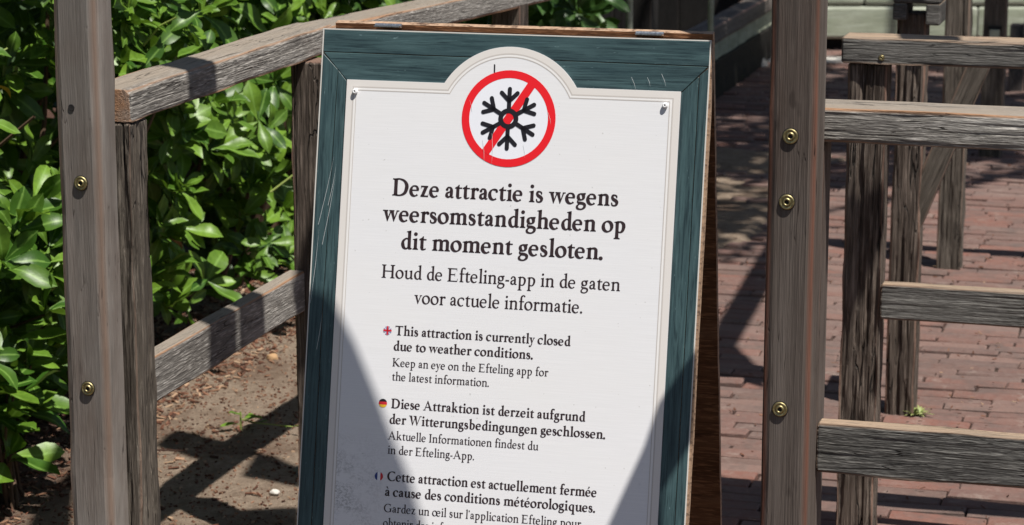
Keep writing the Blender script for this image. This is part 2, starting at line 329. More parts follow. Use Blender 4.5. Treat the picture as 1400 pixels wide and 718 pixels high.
def glyph(ch, S, T):
    g = Pen(S, T); h = S/2; X = 420; OS = 9
    f = 40
    if ch == ' ': return g, 190
    if ch == '.': g.dot(70, 46, S*0.62); return g, 140
    if ch == '-': g.bar(22, 190, 195, T*1.5+8); return g, 212
    if ch == "'":
        g.dot(62, 610, S*0.5); g.stroke([(86, 612), (84, 560), (45, 505)], [S*0.45, T*1.1, T*0.5]); return g, 130
    if ch in 'oœ':
        g.arc(195+h*0.2, X/2, 150, X/2-T*0.35, 0, 360); w = 390+h*0.4
        if ch == 'œ':
            ox = 300; g2, a2 = glyph('e', S, T)
            for p in g2.polys: g.poly([(x+ox, y) for x, y in p])
            return g, ox+a2
        return g, w
    if ch in 'cé' or ch == 'e':
        cx = 185+h*0.2
        if ch == 'c':
            g.arc(cx, X/2, 142, X/2-T*0.35, 68, 312); g.stroke([(cx+45, X-12), (cx+90, X-32), (cx+112, X-78)], [T, S*0.7, S*0.72]); g.dot(cx+110, X-84, S*0.42)
            return g, 345+h*0.4
        g.arc(cx, X/2, 142, X/2-T*0.35, 128, 316)
        g.stroke([(cx-90, X-42), (cx-20, X-T*0.45), (cx+70, X-42), (cx+108, X-120), (cx+112, 240)], [T*1.2, T*1.1, S*0.62, S*0.86, S*0.8])
        g.bar(cx-118, cx+100+h*0.8, 236, T*0.95)
        if ch == 'é': g.stroke([(cx-38, 495), (cx+60, 640)], [T*0.5, S*0.85])
        return g, 362+h*0.4
    if ch in 'aà':
        x = 245
        g.stroke([(82, 318), (110, 385), (165, X-T*0.4), (225, 375), (x, 290), (x, 170), (x, 85), (x+32, 36), (x+90, 48)], [S*0.55, T*1.3, T*1.2, S*0.7, S, S, S*0.95, S*0.6, T*0.55])
        g.dot(84, 322, S*0.44)
        g.stroke([(x-h*0.4, 258), (165, 225), (82, 170), (78, 88), (125, 42), (185, 52), (x-h*0.3, 112)], [T*0.8, T*1.1, S*0.72, S*0.98, S*0.72, T*1.2, T])
        if ch == 'à': g.stroke([(220, 495), (120, 640)], [T*0.5, S*0.85])
        return g, 352
    if ch == 'b':
        x = 70+h; g.stem(x, 40, 690); g.flag(x, 700); g.stroke([(x, 60), (x+20, 25), (x+80, 8)], [S, S*0.6, T])
        g.stroke([(x, 330), (x+60, 395), (x+130, 402), (x+210, 330), (x+228, 215), (x+190, 75), (x+110, 14), (x+30, 30)], [T*0.7, T*1.1, S*0.6, S, S*1.08, S*0.85, T*1.1, T])
        return g, x+228+h+38
    if ch == 'd':
        x = 300+h*0.6; g.stem(x, 60, 690); g.flag(x, 700)
        g.stroke([(x-h*0.6, 350), (x-70, 405), (x-140, 392), (x-220, 300), (x-232, 190), (x-200, 75), (x-130, 20), (x-60, 42), (x-h*0.4, 95)], [T*0.8, T, T*1.2, S*0.8, S*1.08, S, S*0.6, T*1.1, T])
        g.stroke([(x, 75), (x+12, 32), (x+h+46, 30)], [S, S*0.75, T*0.7]); return g, x+h+42
    if ch == 'f':
        x = 95+h; g.stem(x, 0, 560); g.foot(x, 0, 42, 58); g.bar(x-h-50, x+h+95, X-T*0.5, T)
        g.stroke([(x, 540), (x+18, 635), (x+85, 694), (x+150, 672)], [S, S*0.9, T*1.2, S*0.6]); g.dot(x+152, 660, S*0.4); return g, x+h+95
    if ch == 'g':
        g.arc(178, 283, 98, 112, 0, 360, k=1.0, tilt=15)
        g.stroke([(228, 392), (290, 405), (345, 398)], [T, T*1.2, S*0.62])
        g.stroke([(110, 190), (72, 130), (85, 75), (150, 52), (250, 42), (320, -5), (318, -95), (240, -170), (150, -182), (72, -150), (52, -85), (90, -22), (140, 25)], [T, T*1.1, S*0.7, S*0.95, S*0.9, S*0.95, S*0.8, T*1.2, T*1.2, S*0.75, S*0.72, T*1.1, T])
        return g, 372
    if ch in 'hmnr':
        x = 72+h
        if ch == 'h': g.stem(x, 0, 690); g.flag(x, 700)
        else: g.stem(x, 0, 400); g.flag(x, X)
        g.foot(x, 0, 44, 40)
        if ch == 'r':
            g.stroke([(x+h*0.3, 290), (x+70, 372), (x+130, 398), (x+168, 372)], [T, T*1.3, S*0.72, S*0.8]); g.dot(x+160, 368, S*0.48); return g, x+h+175-h*0.6
        d = 228 if ch != 'm' else 222
        for k in range(2 if ch == 'm' else 1):
            xx = x+d*(k+1); g.stroke([(x+d*k+h*0.4, 315), (x+d*k+70, 388), (xx-50, 400), (xx-4, 345), (xx, 270), (xx, 20)], [T*0.8, T*1.2, S*0.78, S, S, S]); g.foot(xx, 0, 40, 44)
        return g, xx+h+50
    if ch in 'il':
        x = 72+h
        if ch == 'l': g.stem(x, 0, 690); g.flag(x, 700)
        else: g.stem(x, 0, 400); g.flag(x, X); g.dot(x-4, 590, S*0.6)
        g.foot(x, 0, 44, 44); return g, x+h+50
    if ch == 'k':
        x = 72+h; g.stem(x, 0, 690); g.flag(x, 700); g.foot(x, 0, 44, 34)
        g.stroke([(x+h, 200), (x+200, 400)], [T, T*1.2]); g.bar(x+125, x+275, X-T*0.4, T*0.8)
        g.stroke([(x+95, 268), (x+190, 120), (x+270, 20)], [S*0.9, S*1.1, S*0.8]); g.bar(x+190, x+335, T*0.4, T*0.8); return g, x+345
    if ch == 'p':
        x = 74+h; g.stem(x, -235, 400); g.flag(x, X); g.foot(x, -240, 46, 56)
        g.stroke([(x+h*0.3, 335), (x+60, 395), (x+130, 402), (x+212, 330), (x+230, 215), (x+190, 75), (x+110, 14), (x+20, 40)], [T*0.7, T*1.1, S*0.6, S, S*1.08, S*0.85, T*1.1, T]); return g, x+230+h+36
    if ch == 'q':
        x = 300+h*0.6; g.stem(x, -235, 420); g.foot(x, -240, 50, 50)
        g.stroke([(x-h*0.2, 385), (x-70, 408), (x-140, 392), (x-220, 300), (x-232, 190), (x-200, 75), (x-130, 20), (x-60, 42), (x-h*0.4, 95)], [T*1.2, T, T*1.2, S*0.8, S*1.08, S, S*0.6, T*1.1, T]); return g, x+h+46
    if ch == 's':
        g.stroke([(238, 312), (222, 372), (160, X-T*0.35), (95, 385), (78, 315), (120, 250), (200, 200), (245, 140), (228, 55), (160, T*0.35-4), (85, 30), (60, 118)], [T*0.9, T*1.2, T*1.15, S*0.7, S*0.82, S, S*1.08, S, S*0.75, T*1.15, T*1.1, T*0.9])
        g.poly([(226, 392), (250, 400), (250, 290), (234, 290)]); g.poly([(50, 20), (72, 25), (66, 135), (48, 135)]); return g, 300+h*0.3
    if ch == 't':
        x = 92+h*0.6; g.stem(x, 80, 400); g.poly([(x-h-48, X-T), (x+h, X-T), (x+h, 520), (x+h*0.5, 520), (x-h*0.3, 462), (x-h-48, X-T*0.3)]); g.bar(x, x+h+100, X-T*0.5, T)
        g.stroke([(x, 95), (x+14, 36), (x+70, 22), (x+h+92, 52)], [S, S*0.85, S*0.5, T*0.6]); return g, x+h+98
    if ch == 'u':
        x = 66+h; g.stem(x, 140, 400); g.flag(x, X, 44); x2 = x+232; g.stem(x2, 60, 400); g.flag(x2, X, 44)
        g.stroke([(x, 160), (x+6, 75), (x+60, 22), (x+130, 32), (x2-h*0.3, 98)], [S, S*0.95, S*0.7, T*1.2, T]); g.stroke([(x2, 75), (x2+12, 30), (x2+h+44, 26)], [S, S*0.75, T*0.7]); return g, x2+h+40
    if ch in 'vwy':
        def vee(x0):
            g.poly([(x0+30, X-10), (x0+30+S*1.05, X-10), (x0+175+h*0.5, 95), (x0+175+h*0.1, -10), (x0+160, -10)])
            g.poly([(x0+160, -10), (x0+180, -10), (x0+318, X-10), (x0+318-T*1.1, X-10), (x0+165, 70)])
        vee(0); g.bar(-8, 60+S*1.1, X-T*0.4, T*0.8)
        if ch == 'w':
            vee(245-h*0.2); x = 245-h*0.2; g.bar(x-10, x+60+S*1.05, X-T*0.4, T*0.8); g.bar(x+255, x+362, X-T*0.4, T*0.8); return g, x+352
        g.bar(250, 360, X-T*0.4, T*0.8)
        if ch == 'y': g.stroke([(178, 10), (130, -120), (80, -190), (25, -180)], [T*1.3, T*1.2, S*0.6, S*0.7]); g.dot(28, -178, S*0.42)
        return g, 345
    if ch == 'z':
        g.bar(40, 305, X-T*0.55, T*1.15); g.bar(35, 318, T*0.55, T*1.15); g.poly([(30, 0), (30+S*1.1, 0), (308, X), (308-S*1.1, X)])
        g.poly([(40, X), (62, X), (56, 300), (40, 300)]); g.poly([(300, 0), (318, 0), (326, 128), (310, 128)]); return g, 350
    SC = S*1.12; hc = SC/2
    if ch in 'DHEITKP':
        x = 100+hc*0.6; g.stem(x, 0, 650, SC)
        if ch == 'T':
            g.polys = []; x = 290; g.stem(x, 0, 640, SC); g.foot(x, 0, 72, 72, 1, SC); g.bar(30, 550, 650-T*0.6, T*1.2)
            g.poly([(30, 660), (52, 660), (60, 520), (40, 520)]); g.poly([(550, 660), (528, 660), (522, 520), (542, 520)]); return g, 575
        g.foot(x, 0, 60, 50, 1, SC); g.foot(x, 650, 60, 50, -1, SC)
        if ch == 'I': return g, x+hc+78
        if ch == 'H':
            x2 = x+400; g.stem(x2, 0, 650, SC); g.foot(x2, 0, 55, 60, 1, SC); g.foot(x2, 650, 55, 60, -1, SC); g.bar(x, x2, 338, T*1.1); return g, x2+hc+78
        if ch == 'E':
            g.bar(x, x+320, 650-T*0.55, T*1.1); g.bar(x, x+345, T*0.55, T*1.1); g.bar(x, x+235, 345, T*1.05)
            g.poly([(x+300, 650), (x+322, 660), (x+330, 520), (x+312, 520)]); g.poly([(x+322, 0), (x+350, 0), (x+372, 150), (x+354, 150)]); g.poly([(x+222, 420), (x+240, 420), (x+240, 262), (x+222, 262)]); return g, x+400
        if ch == 'D':
            g.stroke([(x, 632), (x+140, 636), (x+300, 575), (x+392, 440), (x+400, 300), (x+340, 120), (x+190, 22), (x, 16)], [T, T*1.2, S*0.75, S*1.1, S*1.22, S*1.0, T*1.3, T]); return g, x+400+hc+42
        if ch == 'K':
            g.stroke([(x+hc, 300), (x+180, 470), (x+330, 635)], [T, T, T*1.1]); g.bar(x+250, x+420, 650-T*0.4, T*0.8)
            g.stroke([(x+80, 375), (x+230, 175), (x+385, 25)], [SC*0.9, SC*1.15, SC*0.9]); g.bar(x+300, x+500, T*0.4, T*0.8); return g, x+485
    if ch in 'AW':
        if ch == 'A':
            g.poly([(75, 0), (75+T*1.2, 0), (320, 560), (305, 660), (295, 660)]); g.poly([(280, 660), (325, 670), (590, 0), (590-SC*1.1, 0), (285, 590)])
            g.bar(150, 440, 220, T); g.bar(10, 185, T*0.4, T*0.8); g.bar(430, 655, T*0.4, T*0.8); return g, 640
        for x0 in (0, 290):
            g.poly([(x0+50, 650), (x0+50+SC*1.1, 650), (x0+262, 110), (x0+250, -10), (x0+232, -10)]); g.poly([(x0+232, -10), (x0+256, -10), (x0+470, 650), (x0+470-T*1.1, 650), (x0+240, 90)])
        g.bar(-5, 195, 650-T*0.4, T*0.8); g.bar(290, 470, 650-T*0.4, T*0.8); g.bar(690, 840, 650-T*0.4, T*0.8); return g, 825
    if ch in 'CG':
        g.arc(345, 325, 270, 325-T*0.4, 52, 312, k=1.15, tilt=8)
        g.poly([(500, 640), (528, 655), (545, 480), (522, 480)])
        if ch == 'C': g.poly([(522, 70), (515, 100), (540, 165), (556, 160)]); return g, 590
        g.stem(540, 40, 280, SC); g.bar(450, 630, 290, T); return g, 650
    print('missing glyph', ch); return g, 200

def text_polys(txt, bold):
    S, T = (116, 48) if bold else (87, 40)
    out = []; x = 0
    for ch in txt:
        g, adv = glyph(ch, S, T)
        out += [[(px+x, py) for px, py in p] for p in g.polys]
        x += adv
    xs = [q[0] for p in out for q in p]
    return out, min(xs), max(xs)
# ================================================================ THE GROUND
g = MB(); v, f = boxvf(-60, 60, -20, 160, -.30, -.035); g.add(v, f); tag(g.build('ground', M['joint']), kind='structure')
# sandy bed on the left, a gently uneven sheet
def soil_h(a, b):
    p = W(a, b); return -.012+.016*noise.noise(p*2.1)+.006*noise.noise(p*9)+.003*noise.noise(p*31)+max(0, -b-1.25)*.04+(.012 if b < -.4 else 0)
vs = []; fs = []; na, nb = 150, 110
for i in range(na+1):
    for j in range(nb+1):
        a = -1.2+7.0*(i/na); b = -3.6+3.3*(j/nb); vs.append(W(a, b, soil_h(a, b)-(.03 if j == nb else 0)))
for i in range(na):
    for j in range(nb): q = i*(nb+1)+j; fs.append((q, q+1, q+nb+2, q+nb+1))
so_ = link('soil_bed', mesh('soil_bed', vs, fs, smooth=True), M['soil']); tag(so_, kind='structure')
# herringbone-free running bond of clinker bricks, courses along B
pav = tag(link('brick_pavement', mesh('brick_pavement', *boxvf(-.9, 4.4, -1.2, 9.4, -.034, -.014)), M['joint'], frame(B, A, Z, O)), kind='structure')
BL, BWd = .203, .0545
variants = []
for k in range(14):
    q = random.Random(100+k); l_, w_ = .2005/2, .0508/2; c_ = .0038; vv = []
    for z_, s_ in ((-.03, 0), (-.0035, 0), (0, c_)):
        for sx, sy in ((-1, -1), (0, -1), (1, -1), (1, 1), (0, 1), (-1, 1)):
            vv.append((sx*(l_-s_)+q.uniform(-.0018, .0018), sy*(w_-s_)+q.uniform(-.0016, .0016), z_+(q.uniform(-.0008, .0008) if z_ == 0 else 0)))
    ff = []
    for j in range(2):
        for i in range(6): ff.append((j*6+i, j*6+(i+1) % 6, (j+1)*6+(i+1) % 6, (j+1)*6+i))
    ff.append((12, 13, 16, 17)); ff.append((13, 14, 15, 16)); variants.append((vv, ff))
vmesh = []
for k in range(42):
    me = mesh('brick', *variants[k % 14], attrs={'rnd': [(k*.618) % 1.0]*18}); me.materials.append(M['brick']); vmesh.append(me)
allb = []; rb = random.Random(5); row = 0; a = -.9
while a < 9.2:
    b0 = (-.30 if a < 5.2 else -1.12); off = rb.choice((0, .25, .5, .5, .75))*BL+rb.uniform(-.02, .02); b = b0+off-BL
    while b < 4.2:
        allb.append((a+rb.uniform(-.003, .003), b, rb.uniform(-.0045, .0045)+.005*noise.noise(W(a, b)*2), rb.gauss(0, .014), rb.gauss(0, .010), rb.gauss(0, .028))); b += BL+rb.uniform(-.001, .004)
    a += BWd+rb.uniform(-.001, .002); row += 1
def vis(q):
    P = W(q[0], q[1]); t_ = P.x/P.y; return P.y > 4.75 and ((.083 < t_ < .104) or (.122 < t_ < .212))
front = sorted([q for q in allb if vis(q)], key=lambda q: q[0])[:300]; fs_ = set(id(q) for q in front)
mb = MB(); k = 0
for q in allb:
    Mx = frame(B, A, Z, W(q[0], q[1], q[2])) @ Matrix.Rotation(q[3], 4, 'Z') @ Matrix.Rotation(q[4], 4, 'Y') @ Matrix.Rotation(q[5], 4, 'X')
    k += 1
    if id(q) in fs_: link('brick', vmesh[rb.randrange(42)], None, Mx, pav)
    else:
        vv, ff = variants[k % 14]; mb.add([Mx @ Vector(x) for x in vv], ff, rb.random())
tag(mb.build('paving_bricks', M['brick'], pav), kind='stuff')

# ================================================================ LEFT FENCE
LF = empty('queue_fence', W(0, -.66), 'weathered grey timber fence running away in front of green bushes, left of the sign', 'fence')
vpost('tall_post', -.072, 0, -.724, -.649, -.3, 2.5, M['post_l'], LF, r=.013)
vpost('post', .003, .078, -.706, -.632, -.3, .987, M['old2'], LF, r=.006, wob=.002, fiss=.004)
vpost('post', .785, .86, -.664, -.589, -.3, .986, M['old'], LF, fiss=.0025)
vpost('post', 2.2, 2.278, -.690, -.617, -.3, .948, M['old'], LF)
railA('top_rail', .004, .93, -.712, -.629, .988, 1.043, M['rail'], LF, r=.008, wob=.002, fiss=.0008, fw=190)
beam('top_rail', W(.885, -.672, 1.013), W(2.9, -.655, .938), Z, .088, .054, M['rail'], LF, r=.008)
railA('lower_rail', .070, .784, -.674, -.640, .505, .585, M['rail'], LF, r=.005)
for a_, b_, h_ in ((-.073, -.682, .903), (-.073, -.683, .570)): bolt(W(a_, b_, h_), LF)
link('bolt_hole', mesh('bolt_hole', *lathe([(.0055, 0), (.0050, .0006), (.0001, .0003)], 14)), M['hole'], frame(B, Z, -A, W(-.0730, -.694, 1.022)), LF)

# ================================================================ RIGHT FENCES
RF = empty('queue_fence', W(0, .44), 'brown timber fence with tall bolted post and two rails, nearest on the right', 'fence')
vpost('tall_post', -.072, 0, .403, .476, -.3, 2.5, M['post_r'], RF, r=.013)
vpost('post', .004, .079, .402, .4735, -.3, 1.006, M['post_r'], RF)
railB('top_rail', .004, .098, .41, 2.1, 1.008, 1.060, M['rail'], RF, r=.006, wob=.0018, fiss=.0009, fw=170)
railB('lower_rail', .006, .040, .4745, 2.1, .505, .583, M['rail_dark'], RF, r=.005, wob=.0018, fiss=.0009, fw=170)
vpost('post', .006, .08, 1.6, 1.68, -.3, 1.006, M['old'], RF)
for b_, h_ in ((.437, 1.028), (.434, .932), (.431, .622)): bolt(W(-.0725, b_, h_), RF)

R2 = empty('queue_fence', W(1.24, .37), 'dark timber fence behind the nearest right one, its top rail end sticking out', 'fence')
vpost('post', 1.2, 1.278, .329, .405, -.3, .967, M['old'], R2, r=.007, wob=.003, fiss=.0055, fw=80)
railB('top_rail', 1.19, 1.28, .317, 2.2, .968, 1.018, M['rail_dark'], R2, r=.006, wob=.002, fiss=.0009, fw=170)
railB('lower_rail', 1.206, 1.240, .406, 2.2, .461, .533, M['rail_dark'], R2, r=.005, fiss=.0009, fw=170)
vpost('post', 1.2, 1.278, 1.65, 1.73, -.3, .967, M['old'], R2)
bolt(W(1.189, .395, .981), R2, .5)

R3 = empty('queue_fence', W(2.2, .33), 'cracked post under a notched dark block, slanted grey brace at its side', 'fence')
vpost('post', 2.17, 2.243, .296, .366, -.2, .958, M['old'], R3, r=.007, wob=.003, fiss=.005, fw=85)
mbk = MB()
for x0, x1, y0, y1 in ((.290, .322, .945, .984), (.365, .398, .935, .984), (.290, .398, .9842, 1.06)):
    v, f = boxvf(x0-.34, x1-.34, 2.14-2.2, 2.26-2.2, y0, y1); mbk.add(v, f)
sb = mbk.build('saddle_block', M['rail_dark'], R3, frame(B, A, Z, W(2.2, .34)))
md = sb.modifiers.new('bevel', 'BEVEL'); md.width = .004; md.segments = 2
beam('brace', W(2.215, .318, .40), W(2.215, .505, .895), A, .052, .05, M['old2'], R3, r=.004)
R4 = empty('timber_post', W(3.88, .26), 'grey-brown timber post standing on the bricks, third back on the right', 'post')
vpost('post', 3.84, 3.918, .224, .297, -.2, .985, M['old2'], R4, wob=.003, fiss=.003); railB('top_rail', 3.83, 3.92, .20, 1.9, .987, 1.04, M['rail_dark'], R4)
R5 = empty('timber_post', W(5.97, .18), 'far timber post with a small notch and pale peg, top right of photo', 'post')
vpost('post', 5.93, 6.01, .142, .226, -.2, .985, M['old2'], R5, wob=.003)
v, f = boxvf(-.018, .018, -.02, .006, -.03, .018); link('peg', mesh('peg', v, f), M['pale_wood'], frame(B, A, Z, W(5.927, .186, .468)), R5)
v, f = boxvf(-.024, .024, -.003, .006, 0, .012); link('notch', mesh('notch', v, f), M['hole'], frame(B, A, Z, W(5.926, .186, .487)), R5)
R6 = empty('queue_fence', W(7.74, .13), 'small far fence with a low rail at the right edge of the photo', 'fence')
vpost('post', 7.7, 7.78, .095, .165, -.2, .30, M['shade_wood'], R6); vpost('post', 7.7, 7.78, .17, .24, .28, .985, M['shade_wood'], R6)
railB('low_rail', 7.66, 7.76, .155, .9, .23, .315, M['shade_wood'], R6)

# far left: low slatted planter fence in the shade
FF = empty('low_fence', W(7.4, -1.14), 'low far fence with dappled rail behind the top right corner of the sign', 'fence')
railA('top_rail', 5.2, 9.1, -1.20, -1.10, .255, .335, M['shade_wood'], FF, r=.012)
for i in range(17):
    a0 = 5.3+i*.215; railA('board', a0, a0+.205, -1.16, -1.135, .1655, .254, M['pale_wood'] if i > 6 else M['shade_black_wood'], FF, r=.003, seg=.2)
railA('kerb_board', 5.25, 9.1, -1.19, -1.12, -.1, .165, M['shade_black_wood'], FF)
vpost('post', 4.72, 4.83, -.98, -.87, -.1, 2.2, M['shade_black_wood'], FF); 
for (x, y, l, m_) in ((.385, 8.1, 'thin pale pole standing in the dark behind the sign', 'pale_wood'), (.74, 9.2, 'thin pale pole beside the dark post above the sign corner', 'pale_wood')):
    p = Vector((x, y, 0)); vs, fs = lathe([(.011, -.1), (.011, 1.3), (.010, 2.4), (.0001, 2.41)], 10)
    tag(link('pole', mesh('pole', vs, fs, smooth=True), M[m_], Matrix.Translation(p)), l, 'pole')
# dark shed behind, deep shade put into its near-black colour, and the pale green boarded wall
DS = empty('shade_backdrop', W(9.4, -2.4), 'near-black timber wall with deep shade in its colour at the top of the photo', 'backdrop')
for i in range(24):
    b0 = -5.2+i*.18; vpost('board', 9.35+.01*(i % 2), 9.39+.01*(i % 2), b0, b0+.176, -.1, 2.9, M['shade_black_wood'], DS, r=.003, seg=.6)
railB('eaves_board', 9.0, 9.42, -5.3, -.86, 2.9, 3.0, M['shade_black_wood'], DS, seg=.5)
GW = empty('green_wall', Vector((2.5, 12.6, 0)), 'pale green boarded wall far behind the fences at the top right', 'wall')
rows = ((.062, .226), (.232, .40), (.406, .575), (.58, .75), (.755, .92), (.925, 1.1))
for ri, (h0, h1) in enumerate(rows):
    x = 1.36
    for sg in range(3):
        x1 = x+(.82 if (sg or ri % 2 == 0) else .47)
        if ri == 1: x1 = (1.36, 1.775, 2.7, 3.9)[sg+1]; 
        if ri == 1: x = (1.36, 1.785, 2.71)[sg]
        if ri == 0: x = (1.36, 2.36, 3.1)[sg]; x1 = (2.352, 3.09, 3.9)[sg]
        beam('board', (x, 12.52, (h0+h1)/2), (x1, 12.52, (h0+h1)/2), Z, .05, h1-h0, M['pale_wood'], GW, r=.016, seg=.3); x = x1+.008
v, f = boxvf(1.38, 3.9, 12.58, 12.9, -.1, 1.12); link('wall_core', mesh('wall_core', v, f), M['shade_black_wood'], None, GW)
v, f = boxvf(1.2, 4.2, 12.05, 12.18, -.1, .012); tag(link('kerb', mesh('kerb', v, f), M['stone_w']), kind='structure')

# tall unseen hedges added outside the frame to close off the low sky
def sky_block_hedge(a0, a1, b0, b1, h, label):
    bm = bmesh.new(); bmesh.ops.create_cube(bm, size=1); bmesh.ops.subdivide_edges(bm, edges=bm.edges[:], cuts=22, use_grid_fill=True)
    for v in bm.verts:
        p = Vector((v.co.x*(a1-a0), v.co.y*(b1-b0), (v.co.z+.5)*h)); d = noise.noise(p*1.3)*.25+noise.noise(p*4)*.16; v.co = p+Vector((v.co.x, v.co.y, max(0, v.co.z)))*d*1.5
    me = bpy.data.meshes.new('sky_block_hedge'); bm.to_mesh(me); bm.free()
    tag(link('sky_block_hedge', me, M['hedge_green'], frame(A, B, -A.cross(B)*-1, W((a0+a1)/2, (b0+b1)/2))), label, 'hedge')
t = NT('hedge_green'); n = t.noise(t.obj(), 22, 5, .7); t.col(t.mix(n, (.01, .03, .006), (.06, .12, .02))); t.rough(.8); t.bump(n, 1, .05); M['hedge_green'] = t.m
sky_block_hedge(-9.5, -8.0, -9, 12, 6.5, 'tall dark hedge added behind the viewer to block low sky, outside the photo')
sky_block_hedge(-8, 14, 6.5, 8, 5.5, 'tall dark hedge added along the right side to block low sky, outside the photo')
sky_block_hedge(-8, 10, -6.2, -4.6, 5.5, 'tall dark hedge added beyond the rhododendrons to block low sky, left of the photo')
# ================================================================ THE A-BOARD SIGN
ys, th = R(14.53), R(12.374)
SB_ = Vector((math.cos(ys), -math.sin(ys), 0)); SU = Vector((math.sin(ys)*math.sin(th), math.cos(ys)*math.sin(th), math.cos(th))); SN = SB_.cross(SU)
TL = Vector((-.2883, 3.7693, 1.1526)); LEN = 1.172; WD = .600
def SM(n=0.0): return frame(SB_, SU, SN, TL+SN*n)        # local x = across, y = up the board, z = out of its face
SG = empty('sandwich_board', Vector((TL.x+.15, TL.y-.1, 0)), 'teal framed white A-board with no-snowflake symbol and notice in four languages', 'sign board')
def slab(name, pts, z0, z1, mat, parent, M_=None, side=None, attr=None):
    n = len(pts); vs = [(x, y, z1) for x, y in pts]+[(x, y, z0) for x, y in pts]
    fs = [tuple(range(n)), tuple(range(2*n-1, n-1, -1))]+[(i, n+i, n+(i+1) % n, (i+1) % n) for i in range(n)]
    me = mesh(name, vs, fs); mats = [mat] if side is None else [mat, side]
    for m_ in mats: me.materials.append(m_)
    if side is not None: me.polygons.foreach_set('material_index', [0]+[1]*(n+1))
    bm = bmesh.new(); bm.from_mesh(me); bmesh.ops.recalc_face_normals(bm, faces=bm.faces); bm.to_mesh(me); bm.free()
    return link(name, me, None, M_ or SM(), parent)
T0 = .0028
# the panel and everything printed on it lie in z = 0 .. ; planks are 2.8 mm proud of the plywood
edge_pts = [(0, 0)]+[(WD*i/8, 0) for i in range(1, 9)]+[(WD+.0026+.0014*noise.noise(Vector((i*1.7, 3, 1))), -LEN*i/24) for i in range(1, 25)]+[(WD*(1-i/4), -LEN) for i in range(1, 5)]+[(0, -LEN*(1-i/12)) for i in range(1, 12)]
fb = slab('front_board', [(x, y) for x, y in edge_pts], -.0195, -.003, M['ply'], SG, side=M['ply'])
gp = .0009
def plank(pts, horiz):
    # grain along local X: give each plank its own frame
    P0 = (sum(p[0] for p in pts)/len(pts), sum(p[1] for p in pts)/len(pts))
    if horiz: Mx = frame(SB_, SU, SN, TL+SB_*P0[0]+SU*P0[1]); q = [(x-P0[0], y-P0[1]) for x, y in pts]
    else: Mx = frame(-SU, SB_, SN, TL+SB_*P0[0]+SU*P0[1]); q = [(-(y-P0[1]), x-P0[0]) for x, y in pts]
    o = slab('frame_plank', q, -.003, -.0004, M['teal'], SG, Mx)
    md = o.modifiers.new('bevel', 'BEVEL'); md.width = .0007; md.segments = 1; md.limit_method = 'ANGLE'
    return o
tp = -.0355
plank([(.002, -.002), (WD-.002, -.002), (WD-.002, tp-.003), (.30, tp-.001), (.002, tp)], True)
plank([(.003, tp-gp), (.30, tp-.001-gp), (WD-.003, tp-.003-gp), (WD-.041, -.0785), (.30, -.0790), (.0425, -.0785)], True)
plank([(.002, tp-.0025), (.0265, -.062), (.0225, -.40), (.0235, -LEN+.002), (.002, -LEN+.002)], False)
plank([(.0265+gp, -.063), (.0425-gp, -.079), (.0435, -LEN+.002), (.0235+gp, -LEN+.002), (.0225+gp, -.40)], False)
plank([(WD-.002, tp-.0060), (WD-.002, -LEN+.002), (WD-.0160, -LEN+.002), (WD-.0150, -.40), (WD-.0150, -.053)], False)
plank([(WD-.0150-gp, -.054), (WD-.0150-gp, -.40), (WD-.0160-gp, -LEN+.002), (WD-.0415, -LEN+.002), (WD-.0405, -.079)], False)
# thin worn white edge line round the board
for pts in ([(0, 0), (WD, 0), (WD, -.0017), (0, -.0017)], [(0, -.0018), (.0017, -.0018), (.0017, -LEN), (0, -LEN)], [(WD-.0017, -.0018), (WD, -.0018), (WD, -LEN), (WD-.0017, -LEN)]):
    slab('edge_strip', pts, -.003, -.0009, M['paint_edge'], SG)
# panel
CU, CV, RR = .2995, -.1385, .1192
PL, PR, PT, PB = .0433, .5590, -.0770, -1.135
def outline(d):
    r_ = RR-d; dv = CV-(PT-d); hc = math.sqrt(r_*r_-dv*dv); a1 = math.atan2(-dv, hc)
    pts = [(PL+d, PB+d), (PL+d, PT-d), (CU-hc, PT-d)]
    n = 28
    for i in range(1, n): q = math.pi-a1+(a1-(math.pi-a1))*i/n; pts.append((CU+r_*math.cos(q), CV+r_*math.sin(q)))
    return pts+[(CU+hc, PT-d), (PR-d, PT-d), (PR-d, PB+d)]
pan = slab('panel', outline(0), -.0028, .0016, M['panel'], SG)
def ring(name, o1, o2, z, mat, parent):
    n = len(o1); vs = [(x, y, z) for x, y in o1]+[(x, y, z) for x, y in o2]; fs = [(i, n+i, n+(i+1) % n, (i+1) % n) for i in range(n)]
    return link(name, mesh(name, vs, fs), mat, SM(), parent)
zz = .0018
ring('margin', outline(.0004), outline(.0098), zz, M['margin'], pan)
ring('border_line', outline(.0098), outline(.0118), zz, M['rule'], pan); ring('border_line', outline(.0120), outline(.0150), zz+.0001, M['rule2'], pan); ring('border_line', outline(.0152), outline(.0163), zz, M['rule'], pan)
